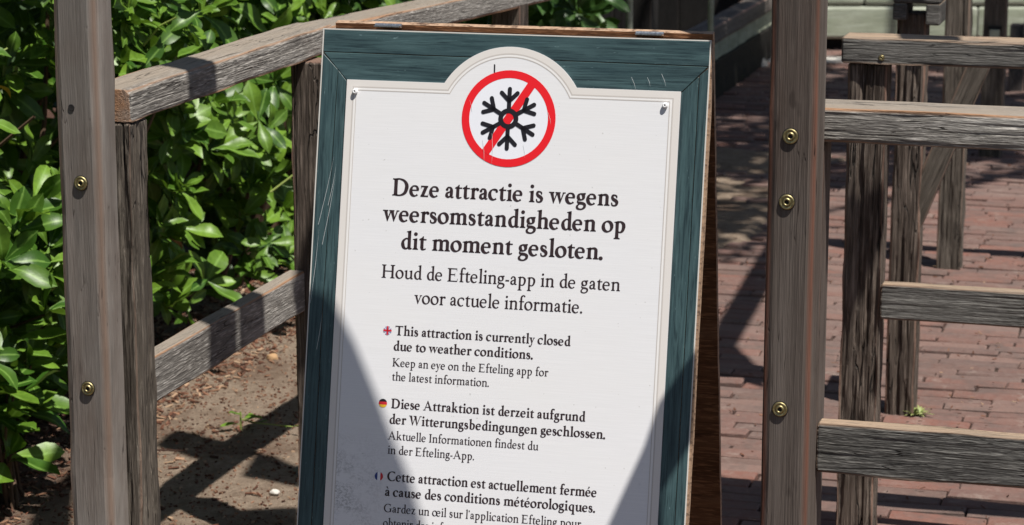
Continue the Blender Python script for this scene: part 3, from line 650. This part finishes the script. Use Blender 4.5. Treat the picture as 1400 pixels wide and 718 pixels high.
# symbol
SC_ = (.2999, -.1270)
def circ(r_, n=56): return [(SC_[0]+r_*math.cos(2*math.pi*i/n), SC_[1]+r_*math.sin(2*math.pi*i/n)) for i in range(n)]
def flat(name, polys, z, mat, parent):
    vs = []; fs = []
    for p in polys: n = len(vs); vs += [(x, y, z) for x, y in p]; fs.append(tuple(range(n, n+len(p))))
    me = mesh(name, vs, fs); bm = bmesh.new(); bm.from_mesh(me)
    for fc in bm.faces:
        if fc.normal.z < 0: fc.normal_flip()
    bm.to_mesh(me); bm.free()
    return link(name, me, mat, SM(), parent)
flat('symbol_disc', [circ(.0615)], .0019, M['white'], pan)
ring('symbol_ring', circ(.0725), circ(.0608), .0021, M['red'], pan)
ang = R(57.5); dx, dy = math.cos(ang), math.sin(ang); hw = .0064
flat('symbol_bar', [[(SC_[0]-dx*.062-dy*hw, SC_[1]-dy*.062+dx*hw), (SC_[0]+dx*.062-dy*hw, SC_[1]+dy*.062+dx*hw), (SC_[0]+dx*.062+dy*hw, SC_[1]+dy*.062-dx*hw), (SC_[0]-dx*.062+dy*hw, SC_[1]-dy*.062-dx*hw)]], .0023, M['red'], pan)
def capsule(x0, y0, x1, y1, r_):
    a_ = math.atan2(y1-y0, x1-x0); P = []
    for i in range(9): q = a_-math.pi/2+math.pi*i/8; P.append((x1+r_*math.cos(q), y1+r_*math.sin(q)))
    for i in range(9): q = a_+math.pi/2+math.pi*i/8; P.append((x0+r_*math.cos(q), y0+r_*math.sin(q)))
    return P
polys = []; 
for k in range(6):
    q = R(90+60*k); ux, uy = math.cos(q), math.sin(q); vx, vy = -uy, ux
    def pt(r_, s_): return (SC_[0]+ux*r_+vx*s_, SC_[1]+uy*r_+vy*s_)
    polys.append(capsule(*pt(.0125, 0), *pt(.0445, 0), .0032))
    for s_ in (-1, 1): polys.append(capsule(*pt(.0265, 0), *pt(.0385, s_*.0122), .0032))
flake = flat('snowflake', polys, .0025, M['black'], pan)
n_ = 32; o1 = [(SC_[0]+.0155*math.cos(2*math.pi*i/n_), SC_[1]+.0155*math.sin(2*math.pi*i/n_)) for i in range(n_)]; o2 = [(SC_[0]+.0082*math.cos(2*math.pi*i/n_), SC_[1]+.0082*math.sin(2*math.pi*i/n_)) for i in range(n_)]
ring('snowflake_hub', o1, o2, .0026, M['black'], pan)
# notice: text, bold, u0, u1, v, mm per unit
LINES = [('Deze attractie is wegens', 1, .1248, .4745, -.2498), ('weersomstandigheden op', 1, .1117, .4872, -.2889), ('dit moment gesloten.', 1, .1430, .4554, -.3300),
 ('Houd de Efteling-app in de gaten', 0, .1149, .4841, -.3750), ('voor actuele informatie.', 0, .1684, .4288, -.4113),
 ('This attraction is currently closed', 1, .1413, .4137, -.4607), ('due to weather conditions.', 1, .1400, .3573, -.4839),
 ('Keep an eye on the Efteling app for', 0, .1395, .3824, -.5080), ('the latest information.', 0, .1402, .2919, -.5293),
 ('Diese Attraktion ist derzeit aufgrund', 1, .1411, .4423, -.5711), ('der Witterungsbedingungen geschlossen.', 1, .1397, .4738, -.5948),
 ('Aktuelle Informationen findest du', 0, .1386, .3731, -.6188), ('in der Efteling-App.', 0, .1394, .2751, -.6406),
 ('Cette attraction est actuellement fermée', 1, .1408, .4652, -.6815), ('à cause des conditions météorologiques.', 1, .1387, .4646, -.7046),
 ("Gardez un œil sur l'application Efteling pour", 0, .1382, .4447, -.7290), ('obtenir des informations actuelles.', 0, .1382, .3600, -.7510)]
SZ = [.0258/650]*3+[.0200/650]*2+[.0142/650]*2+[.0125/650]*2+[.0142/650]*2+[.0125/650]*2+[.0145/650]*2+[.0127/650]*2
for (s_, bold, u0, u1, v0), k in zip(LINES, SZ):
    pol, x0, x1 = text_polys(s_, bold); kx = (u1-u0)/(x1-x0)
    flat('lettering', [[(u0+(x-x0)*kx, v0+y*k) for x, y in p] for p in pol], .0020, M['ink'], pan)
# little round flags
def half(cx, cy, r_, y0, y1, n=14):       # horizontal band of a disc
    P = []
    for i in range(n+1): y = y0+(y1-y0)*i/n; P.append((cx+math.sqrt(max(0, r_*r_-y*y)), cy+y))
    for i in range(n, -1, -1): y = y0+(y1-y0)*i/n; P.append((cx-math.sqrt(max(0, r_*r_-y*y)), cy+y))
    return P
cx, cy, r_ = .1278, -.5648, .0066
flat('flag_band', [half(cx, cy, r_, .0022, r_)], .0020, M['black'], pan); flat('flag_band', [half(cx, cy, r_, -.0022, .0022)], .0020, M['redf'], pan); flat('flag_band', [half(cx, cy, r_, -r_, -.0022)], .0020, M['gold'], pan)
def vhalf(cx, cy, r_, x0, x1): return [(cx+(y-cy), cy+(x-cx)) for x, y in half(cx, cy, r_, x0, x1)]
cx, cy = .1276, -.6757
flat('flag_band', [vhalf(cx, cy, r_, -r_, -.0024)], .0020, M['blue'], pan); flat('flag_band', [vhalf(cx, cy, r_, -.0022, .0022)], .0020, M['white'], pan); flat('flag_band', [vhalf(cx, cy, r_, .0024, r_)], .0020, M['redf'], pan)
cx, cy = .1290, -.4545
flat('flag_band', [half(cx, cy, r_, -.0013, .0013), vhalf(cx, cy, r_, -.0013, .0013)], .0022, M['redf'], pan)
flat('flag_band', [vhalf(cx, cy, r_, -.0024, -.0016), vhalf(cx, cy, r_, .0016, .0024)], .0020, M['pinkish'], pan)
bl = []
for k in range(4):
    for da in (-18, 18):
        q = R(45+90*k+da); bl.append(capsule(cx+.0042*math.cos(q), cy+.0042*math.sin(q), cx+.0062*math.cos(q), cy+.0062*math.sin(q), .0006))
flat('flag_band', bl, .0021, M['pinkish'], pan)
# fine scratches and a scuff
sc = []; rs = random.Random(3)
for x0, y0, x1, y1 in ((.273, -.046, .2745, -.062), ):
    flat('scuff', [[(x0, y0), (x0+.0022, y0-.001), (x1+.001, y1), (x1-.0012, y1+.004)]], .0020, M['black'], pan)
for x0, y0, x1, y1 in ((.010, -.30, .030, -.19), (.018, -.33, .034, -.22), (.024, -.27, .034, -.205), (.004, -.42, .012, -.30), (.018, -.49, .024, -.43), (.484, -.0585, .492, -.078), (.508, -.058, .513, -.072), (.529, -.052, .537, -.072), (.243, -.118, .238, -.100), (.262, -.16, .266, -.197), (.325, -.165, .328, -.185), (.36, -.115, .366, -.135), (.276, -.15, .278, -.20)):
    w_ = .00022; sc.append([(x0-w_, y0), (x0+w_, y0), ((x0+x1)/2+w_+.001, (y0+y1)/2), (x1, y1), ((x0+x1)/2-w_+.001, (y0+y1)/2)])
for p in sc: flat('scratch', [p], .0026, M['scratch'], pan)
# screws
scv, scf = lathe([(.0038, 0), (.0042, .003), (.0040, .0048), (.0030, .0060), (.0012, .0062), (.0010, .0050)], 16)
scm = mesh('screw', scv, scf, smooth=True); scm.materials.append(M['scr']); sch = mesh('screw_slot', *lathe([(.0012, .0056), (.0001, .0056)], 8)); sch.materials.append(M['hole'])
for u, v_ in ((.0578, -.0950), (.5370, -.0985)):
    Mx = SM(.0016) @ Matrix.Translation((u, v_, 0)); o = link('screw', scm, None, Mx, SG); link('screw_slot', sch, None, Mx, o)
# back leaf, leaning the other way behind the hinges
bu = (Z*math.cos(R(11.5))-(-SB_.cross(Z)*-1)*0).normalized()
hn = SB_.cross(Z).normalized()*-1            # horizontal, away from the viewer
bU = (Z*math.cos(R(10.5))-hn*math.sin(R(10.5))).normalized(); bN = SB_.cross(bU)
BO = TL+SB_*.012+hn*.024+Z*.006
def BMx(): return frame(SB_, bU, bN, BO)
bp = [(0, 0)]+[(.586*i/6, 0) for i in range(1, 7)]+[(.586+.001*noise.noise(Vector((i*1.3, 8, 1))), -1.165*i/24) for i in range(1, 25)]+[(0, -1.165)]
bb = slab('back_board', bp, -.013, 0, M['ply_face'], SG, BMx(), side=M['ply'])
v, f = boxvf(0, 1.1, -.02, .02, 0, .018)
for u in (.10, .505):
    mbh = MB(); vs, fs = lathe([(.0001, -.021), (.0032, -.021), (.0032, .021), (.0001, .021)], 12); mbh.add([(z, x, y) for x, y, z in vs], fs)
    for y0, y1 in ((-.012, -.0032), (.0032, .020)):
        v, f = boxvf(-.02, .02, y0, y1, -.0012, .0006); mbh.add(v, f)
    hm = frame(SB_, (hn+Z*-.02).normalized(), SB_.cross((hn+Z*-.02).normalized()), TL+SB_*u+hn*.015+Z*.0052)
    mbh.build('hinge', M['steel'], SG, hm)

# ================================================================ SHADOW BOARDS (added above the frame only to cast the seen shadows)
GP = empty('shadow_boards', W(-.04, -.13), 'loose timber boards added above the gate to cast shadows, out of frame', 'shadow_boards')
def shadow_board(pts, HT, M_='post_l', th=.02):
    """unseen board added flat in mid-air, cut so that its shadow meets the given points"""
    q = [p-L*((HT-p.z)/(-L.z)) for p in pts]; c = sum(q, Vector())/len(q)
    return slab('shadow_board', [((p-c).dot(B), (p-c).dot(A)) for p in q], -th/2, th/2, M[M_], GP, frame(B, A, B.cross(A), c))
def onrail(a, h, b=-.629): return W(a, b, h)
def on_b(*l): return [TL+SB_*u+SU*v_ for u, v_ in l]
shadow_board([W(.232, -.629, .96), W(.352, -.629, .96), W(.352, -.629, 1.04), W(.43, -.75, 1.04), W(.31, -.75, 1.04), W(.232, -.629, 1.04)], 2.45)
shadow_board([W(.30, -.629, .47), W(.432, -.629, .47), W(.432, -.629, .58), W(.475, -.69, .60), W(.36, -.69, .60), W(.31, -.629, .58)], 2.30)
shadow_board([W(.446, -.629, .47), W(.575, -.629, .47), W(.565, -.629, .58), W(.605, -.69, .60), W(.49, -.69, .60), W(.446, -.629, .58)], 2.30)
shadow_board(on_b((-.02, -.395), (.030, -.410), (.048, -.435), (.078, -.4834), (.1132, -.5534), (.1435, -.618), (.176, -.682), (.199, -.744), (.225, -.84), (-.02, -.84)), 1.80)
shadow_board(on_b((.606, -.452), (.5507, -.546), (.5324, -.612), (.4888, -.7214), (.452, -.82), (.53, -.82), (.57, -.74), (.5624, -.658), (.606, -.575)), 1.62)
for g_ in ([(-0.8, 5.489), (-0.776, 5.549), (-.655, 5.45), (-.70, 5.31), (-0.813, 5.423)], [(-.575, 5.366), (-0.56, 5.359), (-0.466, 5.258), (-0.456, 5.139), (-0.590, 5.193)],
 [(-1.0, 5.02), (-0.967, 5.253), (-0.896, 4.8), (-0.99, 4.8)], [(-0.60, 4.974), (-0.447, 4.994), (-0.429, 4.777), (-0.59, 4.777)],
 [(0.817, 7.734), (0.576, 6.656), (0.541, 6.471), (0.51, 6.07), (0.553, 6.041), (0.626, 5.942), (0.644, 6.121), (0.594, 6.374), (0.747, 7.049)],
 [(0.441, 5.203), (0.478, 5.171), (0.547, 5.149), (0.541, 5.086), (0.433, 5.107)], [(0.426, 5.024), (0.533, 5.004), (0.508, 4.754), (0.405, 4.754)]):
    shadow_board([Vector((x, y, 0)) for x, y in g_], 2.30)
# ================================================================ FOLIAGE
def leafgeo(seed, ln=1.0, wd=.36):
    q = random.Random(seed); vs = []; mid = []; n = 6; cur = q.uniform(.05, .30); fold = q.uniform(.10, .30); tw = q.uniform(-.25, .25)
    prof = [.06, .36, .68, .93, 1.0, .74, .0]
    for i in range(n+1):
        x = (i/n)**.9; z = -cur*x*x*ln+.035*math.sin(x*8+seed); w_ = prof[i]*wd/2*ln; t_ = tw*x
        for s_ in (-1, 0, 1):
            y = s_*w_; zz_ = z+abs(s_)*w_*fold*1.6; vs.append((x*ln*(1-.12*cur*x), y*math.cos(t_)-0*zz_, zz_+y*math.sin(t_))); mid.append(1.0 if s_ == 0 else 0.0)
    fs = []
    for i in range(n):
        for j in range(2): fs.append((i*3+j, i*3+j+1, (i+1)*3+j+1, (i+1)*3+j))
    return vs, fs, mid
LG = [leafgeo(s, 1, .35+.03*(s % 4)) for s in range(10)]
LM = []
for vs, fs, mid in LG:
    me = mesh('leaf', vs, fs, attrs={'mid': mid, 'rnd': [0.0]*len(vs)}, smooth=True); me.materials.append(M['leaf']); LM.append(me)
class Leaves:
    def __init__(s): s.v = []; s.f = []; s.m = []; s.r = []
    def add(s, k, Mx, rv):
        vs, fs, mid = LG[k]; n = len(s.v); s.v += [Mx @ Vector(p) for p in vs]; s.f += [tuple(i+n for i in q) for q in fs]; s.m += mid; s.r += [rv]*len(vs)
    def build(s, name, mat, parent): return link(name, mesh(name, s.v, s.f, attrs={'mid': s.m, 'rnd': s.r}, smooth=True), mat, None, parent)
rl = random.Random(11)
def basis(d, roll):
    d = d.normalized(); u_ = Z if abs(d.z) < .95 else A; s_ = u_.cross(d).normalized(); n_ = d.cross(s_); s2 = s_*math.cos(roll)+n_*math.sin(roll); return d, s2, d.cross(s2)
def whorl(P, axis, out, n, ln, spread=(-5, 70)):
    """rosette of leaves round the end of a shoot"""
    ax, sx, sy = basis(axis, rl.uniform(0, 6.28)); ph = rl.uniform(0, 6.28)
    for i in range(n):
        q = ph+i*2.4+rl.uniform(-.6, .6); e = R(rl.uniform(*spread)); rad = sx*math.cos(q)+sy*math.sin(q)
        d = rad*math.cos(e)+ax*math.sin(e); d.z -= .10; d.normalize()
        up_ = (ax*math.cos(e)-rad*math.sin(e)); side = up_.cross(d).normalized(); up_ = d.cross(side)
        l_ = ln*rl.uniform(.65, 1.15); Mx = frame(d*l_, side*l_, up_*l_, P+rad*.004-ax*rl.uniform(0, .03)); out.append((rl.randrange(10), Mx, rl.random()))
def inframe(P):
    t_ = P.x/P.y; e_ = math.degrees(math.atan2(1.6-P.z, P.length and math.hypot(P.x, P.y))); return -.215 < t_ < -.0 and 5.9 < e_ < 18.5
def shrub(name, label, cat, spots, base, nobj, leafmat='leaf', stems=14, n=(5, 9), ln=(.082, .118), group=None):
    root = empty(name, base, label, cat, group); items = []
    for P, ax, dep in spots:
        m = []; whorl(P, ax, m, rl.randint(*n), rl.uniform(*ln)); items += [(dep, x) for x in m]
    def key(it):
        P = it[1][1].translation; return (0 if (inframe(P) and it[0] < .07) else 1, P.y)
    items.sort(key=key); Lv = Leaves()
    for i, (dep, (k_, Mx, rv)) in enumerate(items):
        if i < nobj and key((dep, (k_, Mx, rv)))[0] == 0: link('leaf', LM[k_], None, Mx, root)
        else: Lv.add(k_, Mx, rv)
    if Lv.v: tag(Lv.build('foliage', M[leafmat], root), kind='stuff')
    return root
def tube(p, r0, r1, n=6, seg=5):
    vs = []; fs = []; m_ = len(p)
    for i, q in enumerate(p):
        d = (p[min(i+1, m_-1)]-p[max(i-1, 0)]).normalized(); _, s_, u_ = basis(d, 0); r_ = r0+(r1-r0)*i/(m_-1)
        for k_ in range(n): vs.append(q+(s_*math.cos(2*math.pi*k_/n)+u_*math.sin(2*math.pi*k_/n))*r_)
    for i in range(m_-1):
        for k_ in range(n): fs.append((i*n+k_, i*n+(k_+1) % n, (i+1)*n+(k_+1) % n, (i+1)*n+k_))
    return vs, fs
def facez(a, h):       # how far back the front of the hedge stands
    return -1.30-.30*noise.noise(Vector((a*1.6, h*1.9, 4)))-.12*noise.noise(Vector((a*5, h*5, 9)))-max(0, .30-h)*.9
sp = []
for i in range(1300):
    a = rl.uniform(-1.5, 6.5); h = rl.uniform(.15, 2.1); sp.append((W(a, facez(a, h)-rl.uniform(.55, 1.0), h), (B*.6+Z*.6+Vector((rl.uniform(-.5, .5), rl.uniform(-.5, .5), 0))).normalized(), .7))
for i in range(4600):
    a = rl.uniform(-.9, 6.2); h = rl.uniform(.10, 1.95)
    if a > 3.6 and rl.random() < .35: continue
    dep = abs(rl.gauss(0, .22)) if rl.random() < .75 else rl.uniform(0, .9)
    f0 = facez(a, h)
    if noise.noise(Vector((a*3.4, h*3.6, 17))) < -.10: dep += .28
    if noise.noise(Vector((a*9.5, h*9.5, 27))) < -.26 and dep < .12: continue
    P = W(a, f0-dep, h); ax = (B*.55+Z*.55-A*.35+Vector((rl.uniform(-.5, .5), rl.uniform(-.5, .5), rl.uniform(-.3, .5)))); sp.append((P, ax.normalized(), dep))
HD = shrub('rhododendron_hedge', 'big glossy green rhododendron hedge filling the space behind the left fence', 'hedge', sp, W(2, -1.9), 262)
mb = MB()
for i in range(150):
    a = rl.uniform(-.8, 5.5); f0 = facez(a, .8); p0 = W(a+rl.uniform(-.2, .2), f0-rl.uniform(.3, .9), -.03); p1 = W(a+rl.uniform(-.2, .2), f0-rl.uniform(.0, .5), rl.uniform(.35, 1.5)); md_ = (p0+p1)/2+Vector((rl.uniform(-.08, .08), rl.uniform(-.08, .08), 0))
    v, f = tube([p0, (p0+md_)/2, md_, (md_+p1)/2+Z*.02, p1], rl.uniform(.006, .016), .003); mb.add(v, f)
tag(mb.build('branches', M['twig'], HD), kind='stuff')
mb = MB()
for i in range(16):
    a = rl.uniform(.2, 2.4); h = rl.uniform(.4, 1.3); p0 = W(a, facez(a, h)-.1, h); p1 = p0+B*rl.uniform(.04, .12)+Z*rl.uniform(.02, .10)+A*rl.uniform(-.12, .12); v, f = tube([p0, (p0+p1)/2+Z*.012, p1], .0032, .002); mb.add(v, f)
tag(mb.build('young_shoots', M['twig_green'], HD), kind='stuff')
for a_, h_, ln_, m_ in ((.62, .95, .05, 'leaf_yellow'), (-.28, .88, .035, 'leaf_yellow'), (1.1, .52, .05, 'leaf_brown'), (1.3, .42, .045, 'leaf_brown'), (-.1, .66, .03, 'leaf_yellow'), (1.55, .46, .04, 'leaf_brown'), (.9, .80, .03, 'leaf_yellow')):
    d, s_, u_ = basis(B*.6+A*.5-Z*.4, rl.uniform(-1, 1)); me = LM[2].copy(); me.materials.clear(); me.materials.append(M[m_]); link('dead_leaf', me, None, frame(d*ln_, s_*ln_, u_*ln_, W(a_, facez(a_, h_)+.05, h_)), HD)
# young shrub near the left edge
sp = []; c0 = Vector((-1.075, 5.0, 0))
for i in range(26):
    P = c0+Vector((rl.uniform(-.12, .06), rl.uniform(-.12, .12), rl.uniform(.10, .38))); ax = Vector((rl.uniform(-.3, .7), rl.uniform(-.8, .1), .8)).normalized(); sp.append((P, ax, 0))
YS = shrub('young_shrub', 'low young rhododendron shoots with long leaves at the lower left edge', 'shrub', sp, c0, 200, n=(5, 8), ln=(.10, .14))
mb = MB()
for P, ax, d_ in sp: v, f = tube([c0+Vector((rl.uniform(-.05, .05), rl.uniform(-.05, .05), -.02)), (c0+P)/2+Vector((0, 0, .02)), P], .005, .003); mb.add(v, f)
mb.build('stem', M['twig'], YS)
# sprout under the lower rail
c0 = W(1.60, -1.12, 0.0); sp = [(c0+Z*.045+B*.01, (Z+B*.3).normalized(), 0)]
WS = shrub('sprout', 'small green sprout on the sandy soil under the lower left rail', 'plant', sp, c0, 30, n=(5, 5), ln=(.055, .06))
v, f = tube([c0-Z*.02, c0+Z*.02, c0+Z*.048], .003, .002); mb = MB(); mb.add(v, f); p = [c0+Z*.03, c0+B*.05+Z*.03-A*.02, c0+B*.13+Z*.022]; v, f = tube(p, .0018, .0012); mb.add(v, f); mb.build('stem', M['twig_green'], WS)
for k_, (P, s_) in enumerate(((p[1], .028), (p[2], .026), (p[2]-B*.03, .02))):
    d, sx, u_ = basis(B+Z*.4+A*rl.uniform(-1, 1), 0); link('leaf', LM[k_], None, frame(d*s_, sx*s_, u_*s_, P), WS)
# dim bushes in the shade behind the sign
sp = []
for i in range(620):
    x = rl.uniform(-.9, .28); y = rl.uniform(7.2, 8.2); P = Vector((x, y+.3*noise.noise(Vector((x*3, 0, 2))), rl.uniform(.05, 1.5))); sp.append((P, Vector((rl.uniform(-.4, .6), -.7, rl.uniform(.1, .8))).normalized(), 1))
shrub('shaded_bush', 'dim green bush in deep shade behind the top edge of the sign', 'bush', sp, Vector((-.3, 7.6, 0)), 0, leafmat='leaf_dark')
# tree outside the frame whose crown shades the path and the far fence
TR = empty('tree', W(6.6, 3.4), 'broadleaf tree right of the frame whose crown shades the far path', 'tree')
base = W(6.6, 3.4)
mb = MB(); tp_ = [base-Z*.1, base+Z*1.5+B*.05, base+Z*3.2-B*.2, base+Z*4.6-B*.5-A*.2]; v, f = tube(tp_, .17, .09, 12); mb.add(v, f)
tips = []
for i in range(16):
    t_ = W(rl.uniform(2.5, 9.0), rl.uniform(-1.2, 3.6), rl.uniform(4.0, 6.2)); s0 = tp_[2].lerp(tp_[3], rl.random()); v, f = tube([s0, s0.lerp(t_, .4)+Z*.25, s0.lerp(t_, .75)+Z*.12, t_], .06, .012, 7); mb.add(v, f); tips.append(t_)
tk = mb.build('trunk', M['bark'], TR, smooth=True)
Lv = Leaves()
def crown(c_, rx, ry, rz, n, size):
    for i in range(n):
        q = Vector((rl.gauss(0, 1), rl.gauss(0, 1), rl.gauss(0, 1))).normalized()*rl.random()**.4; P = c_+A*q.x*rx+B*q.y*ry+Z*q.z*rz
        if noise.noise(P*1.7) < -.10: continue
        m = []; whorl(P, (Z+Vector((rl.uniform(-.5, .5), rl.uniform(-.5, .5), 0))).normalized(), m, 5, size, (0, 40))
        for k_, Mx, rv in m: Lv.add(k_, Mx, rv)
crown(W(5.6, 1.25, 4.6), 1.8, 1.4, .8, 2300, .13); crown(W(3.2, .85, 4.4), 1.0, .7, .35, 380, .10)
tag(Lv.build('crown', M['leaf_dark'], TR), kind='stuff')

# ---------------------------------------------------------------- litter
def chips(name, n, fa, size, label=None, mat='mulch', flat_=.25):
    mb = MB()
    for i in range(n):
        P = fa(); s_ = size*rl.uniform(.3, 1.4); v, f = boxvf(-s_, s_, -s_*rl.uniform(.15, .4), s_*rl.uniform(.15, .4), -s_*flat_*.5, s_*flat_*.5)
        Mx = Matrix.Translation(P) @ Matrix.Rotation(rl.uniform(0, 6.28), 4, 'Z') @ Matrix.Rotation(rl.gauss(0, .35), 4, 'X') @ Matrix.Rotation(rl.gauss(0, .3), 4, 'Y'); mb.add([Mx @ Vector(x) for x in v], f, rl.random())
    o = mb.build(name, M[mat]); tag(o, kind='stuff'); return o
def f_mulch():
    while 1:
        a = rl.uniform(.3, 3.2); b = rl.uniform(-2.1, -.7)
        dense = 1 if b < -1.30 else .03+.45*max(0, noise.noise(W(a, b)*3.3)-.1)
        if rl.random() < dense: return W(a, b, soil_h(a, b)+.003)
chips('mulch', 9000, f_mulch, .0085)
def f_dust():
    a = rl.uniform(.8, 3.2); b = rl.uniform(-1.7, -.55); return W(a, b, soil_h(a, b)+.001)
chips('grit', 9000, f_dust, .0030, flat_=1.2)
def f_litter():
    while 1:
        a = rl.uniform(1.2, 9); b = rl.uniform(-1.0, 2.4) if a > 5 else rl.uniform(-.45, 1.5)
        if rl.random() < (.9 if (a > 6.5 and b < -.75) else .25): return W(a, b, .006)
chips('leaf_litter', 2600, f_litter, .005)
def pebble(P, s, mat, label, seed):
    bm = bmesh.new(); bmesh.ops.create_icosphere(bm, subdivisions=3, radius=1)
    for v in bm.verts: k_ = 1+.28*noise.noise(v.co*1.6+Vector((seed, 0, 0)))+.07*noise.noise(v.co*5+Vector((seed, 0, 0))); v.co = Vector((v.co.x*s*k_, v.co.y*s*.75*k_, v.co.z*s*.62*k_))
    me = bpy.data.meshes.new('stone'); bm.to_mesh(me); bm.free(); me.polygons.foreach_set('use_smooth', [True]*len(me.polygons))
    tag(link('stone', me, M[mat], Matrix.Translation(P+Z*s*.35)), label, 'stone')
pebble(Vector((-.622, 6.22, .0)), .0165, 'stone_o', 'small orange-brown stone on the sandy soil beyond the lower rail', 3)
pebble(Vector((-.507, 5.07, .0)), .010, 'stone_w', 'small white pebble on the sand near the sign', 5)
pebble(Vector((-.44, 5.22, -.008)), .038, 'stone_g', 'flat grey stone half buried in the sand beside the sign', 8)
# stone finial shape far by the low fence
vs, fs = lathe([(.075, 0), (.07, .02), (.055, .035), (.035, .06), (.018, .11), (.012, .16), (.0001, .165)], 16)
tag(link('stone_cone', mesh('stone_cone', vs, fs, smooth=True), M['stone_g'], Matrix.Translation(Vector((1.17, 11.95, 0)))), 'small pale stone cone on the ground far back by the low fence', 'stone')
# weeds growing in the joints
def weed(P, n, s, label):
    mb = MB()
    for i in range(n):
        q = rl.uniform(0, 6.28); d = Vector((math.cos(q), math.sin(q), rl.uniform(.2, 1.1))).normalized(); l_ = s*rl.uniform(.5, 1.2); sd = d.cross(Z).normalized()*l_*.10; o_ = P+Vector((rl.uniform(-1, 1), rl.uniform(-1, 1), 0))*s*.4
        n0 = len(mb.v); mb.add([o_-sd, o_+sd, o_+d*l_*.6+sd*.9-Z*0, o_+d*l_*.6-sd*.9, o_+d*l_-Z*l_*.12], [(0, 1, 2, 3), (3, 2, 4)], rl.random())
    o = mb.build('weed', M['weed']); tag(o, label, 'weed', 'weeds in the brick joints')
t = NT('weed_green'); at = t.n('Attribute', attribute_name='rnd'); t.col(t.mix(at.outputs['Fac'], (.16, .22, .05), (.38, .38, .15))); t.rough(.6); M['weed'] = t.m
weed(Vector((.962, 5.70, .0)), 60, .035, 'tuft of weed at the foot of the cracked post on the bricks'); weed(Vector((1.035, 6.72, 0)), 12, .02, 'tiny weed in the brick joints just under the far right rail'); weed(Vector((1.33, 6.9, 0)), 16, .022, 'tiny weed in the bricks at the right edge under the rail'); weed(Vector((1.15, 5.45, 0)), 14, .016, 'tiny weed in the bricks just above the lowest right rail'); weed(Vector((1.02, 11.4, 0)), 30, .06, 'yellow-green weed on the ground beside the far low fence')
# fallen leaf and twigs
def place_leaf(P, s, mat, ang, label):
    me = LM[4].copy(); me.materials.clear(); me.materials.append(M[mat]); d = Vector((math.cos(ang), math.sin(ang), .05)).normalized(); sd = Z.cross(d).normalized()
    tag(link('fallen_leaf', me, None, frame(d*s, sd*s, d.cross(sd)*s, P)), label, 'leaf')
place_leaf(Vector((1.07, 6.78, .012)), .045, 'weed', .15, 'narrow curled pale leaf lying on the bricks below the far rail')
for i, (x, y, ang, ln_) in enumerate(((-.86, 5.32, .25, .13), (-1.02, 5.55, -.3, .12), (-.95, 5.75, .9, .1))):
    p0 = Vector((x, y, .012)); d = Vector((math.cos(ang), math.sin(ang), 0)); v, f = tube([p0, p0+d*ln_*.5+Vector((0, .008, .004)), p0+d*ln_], .0028, .0015); mb = MB(); mb.add(v, f)
    tag(mb.build('twig', M['mulch']), ('thin pale twig on the dark mulch at the lower left', 'thin twig on the mulch nearer the left edge', 'thin twig on the mulch closest to the hedge')[i], 'twig')
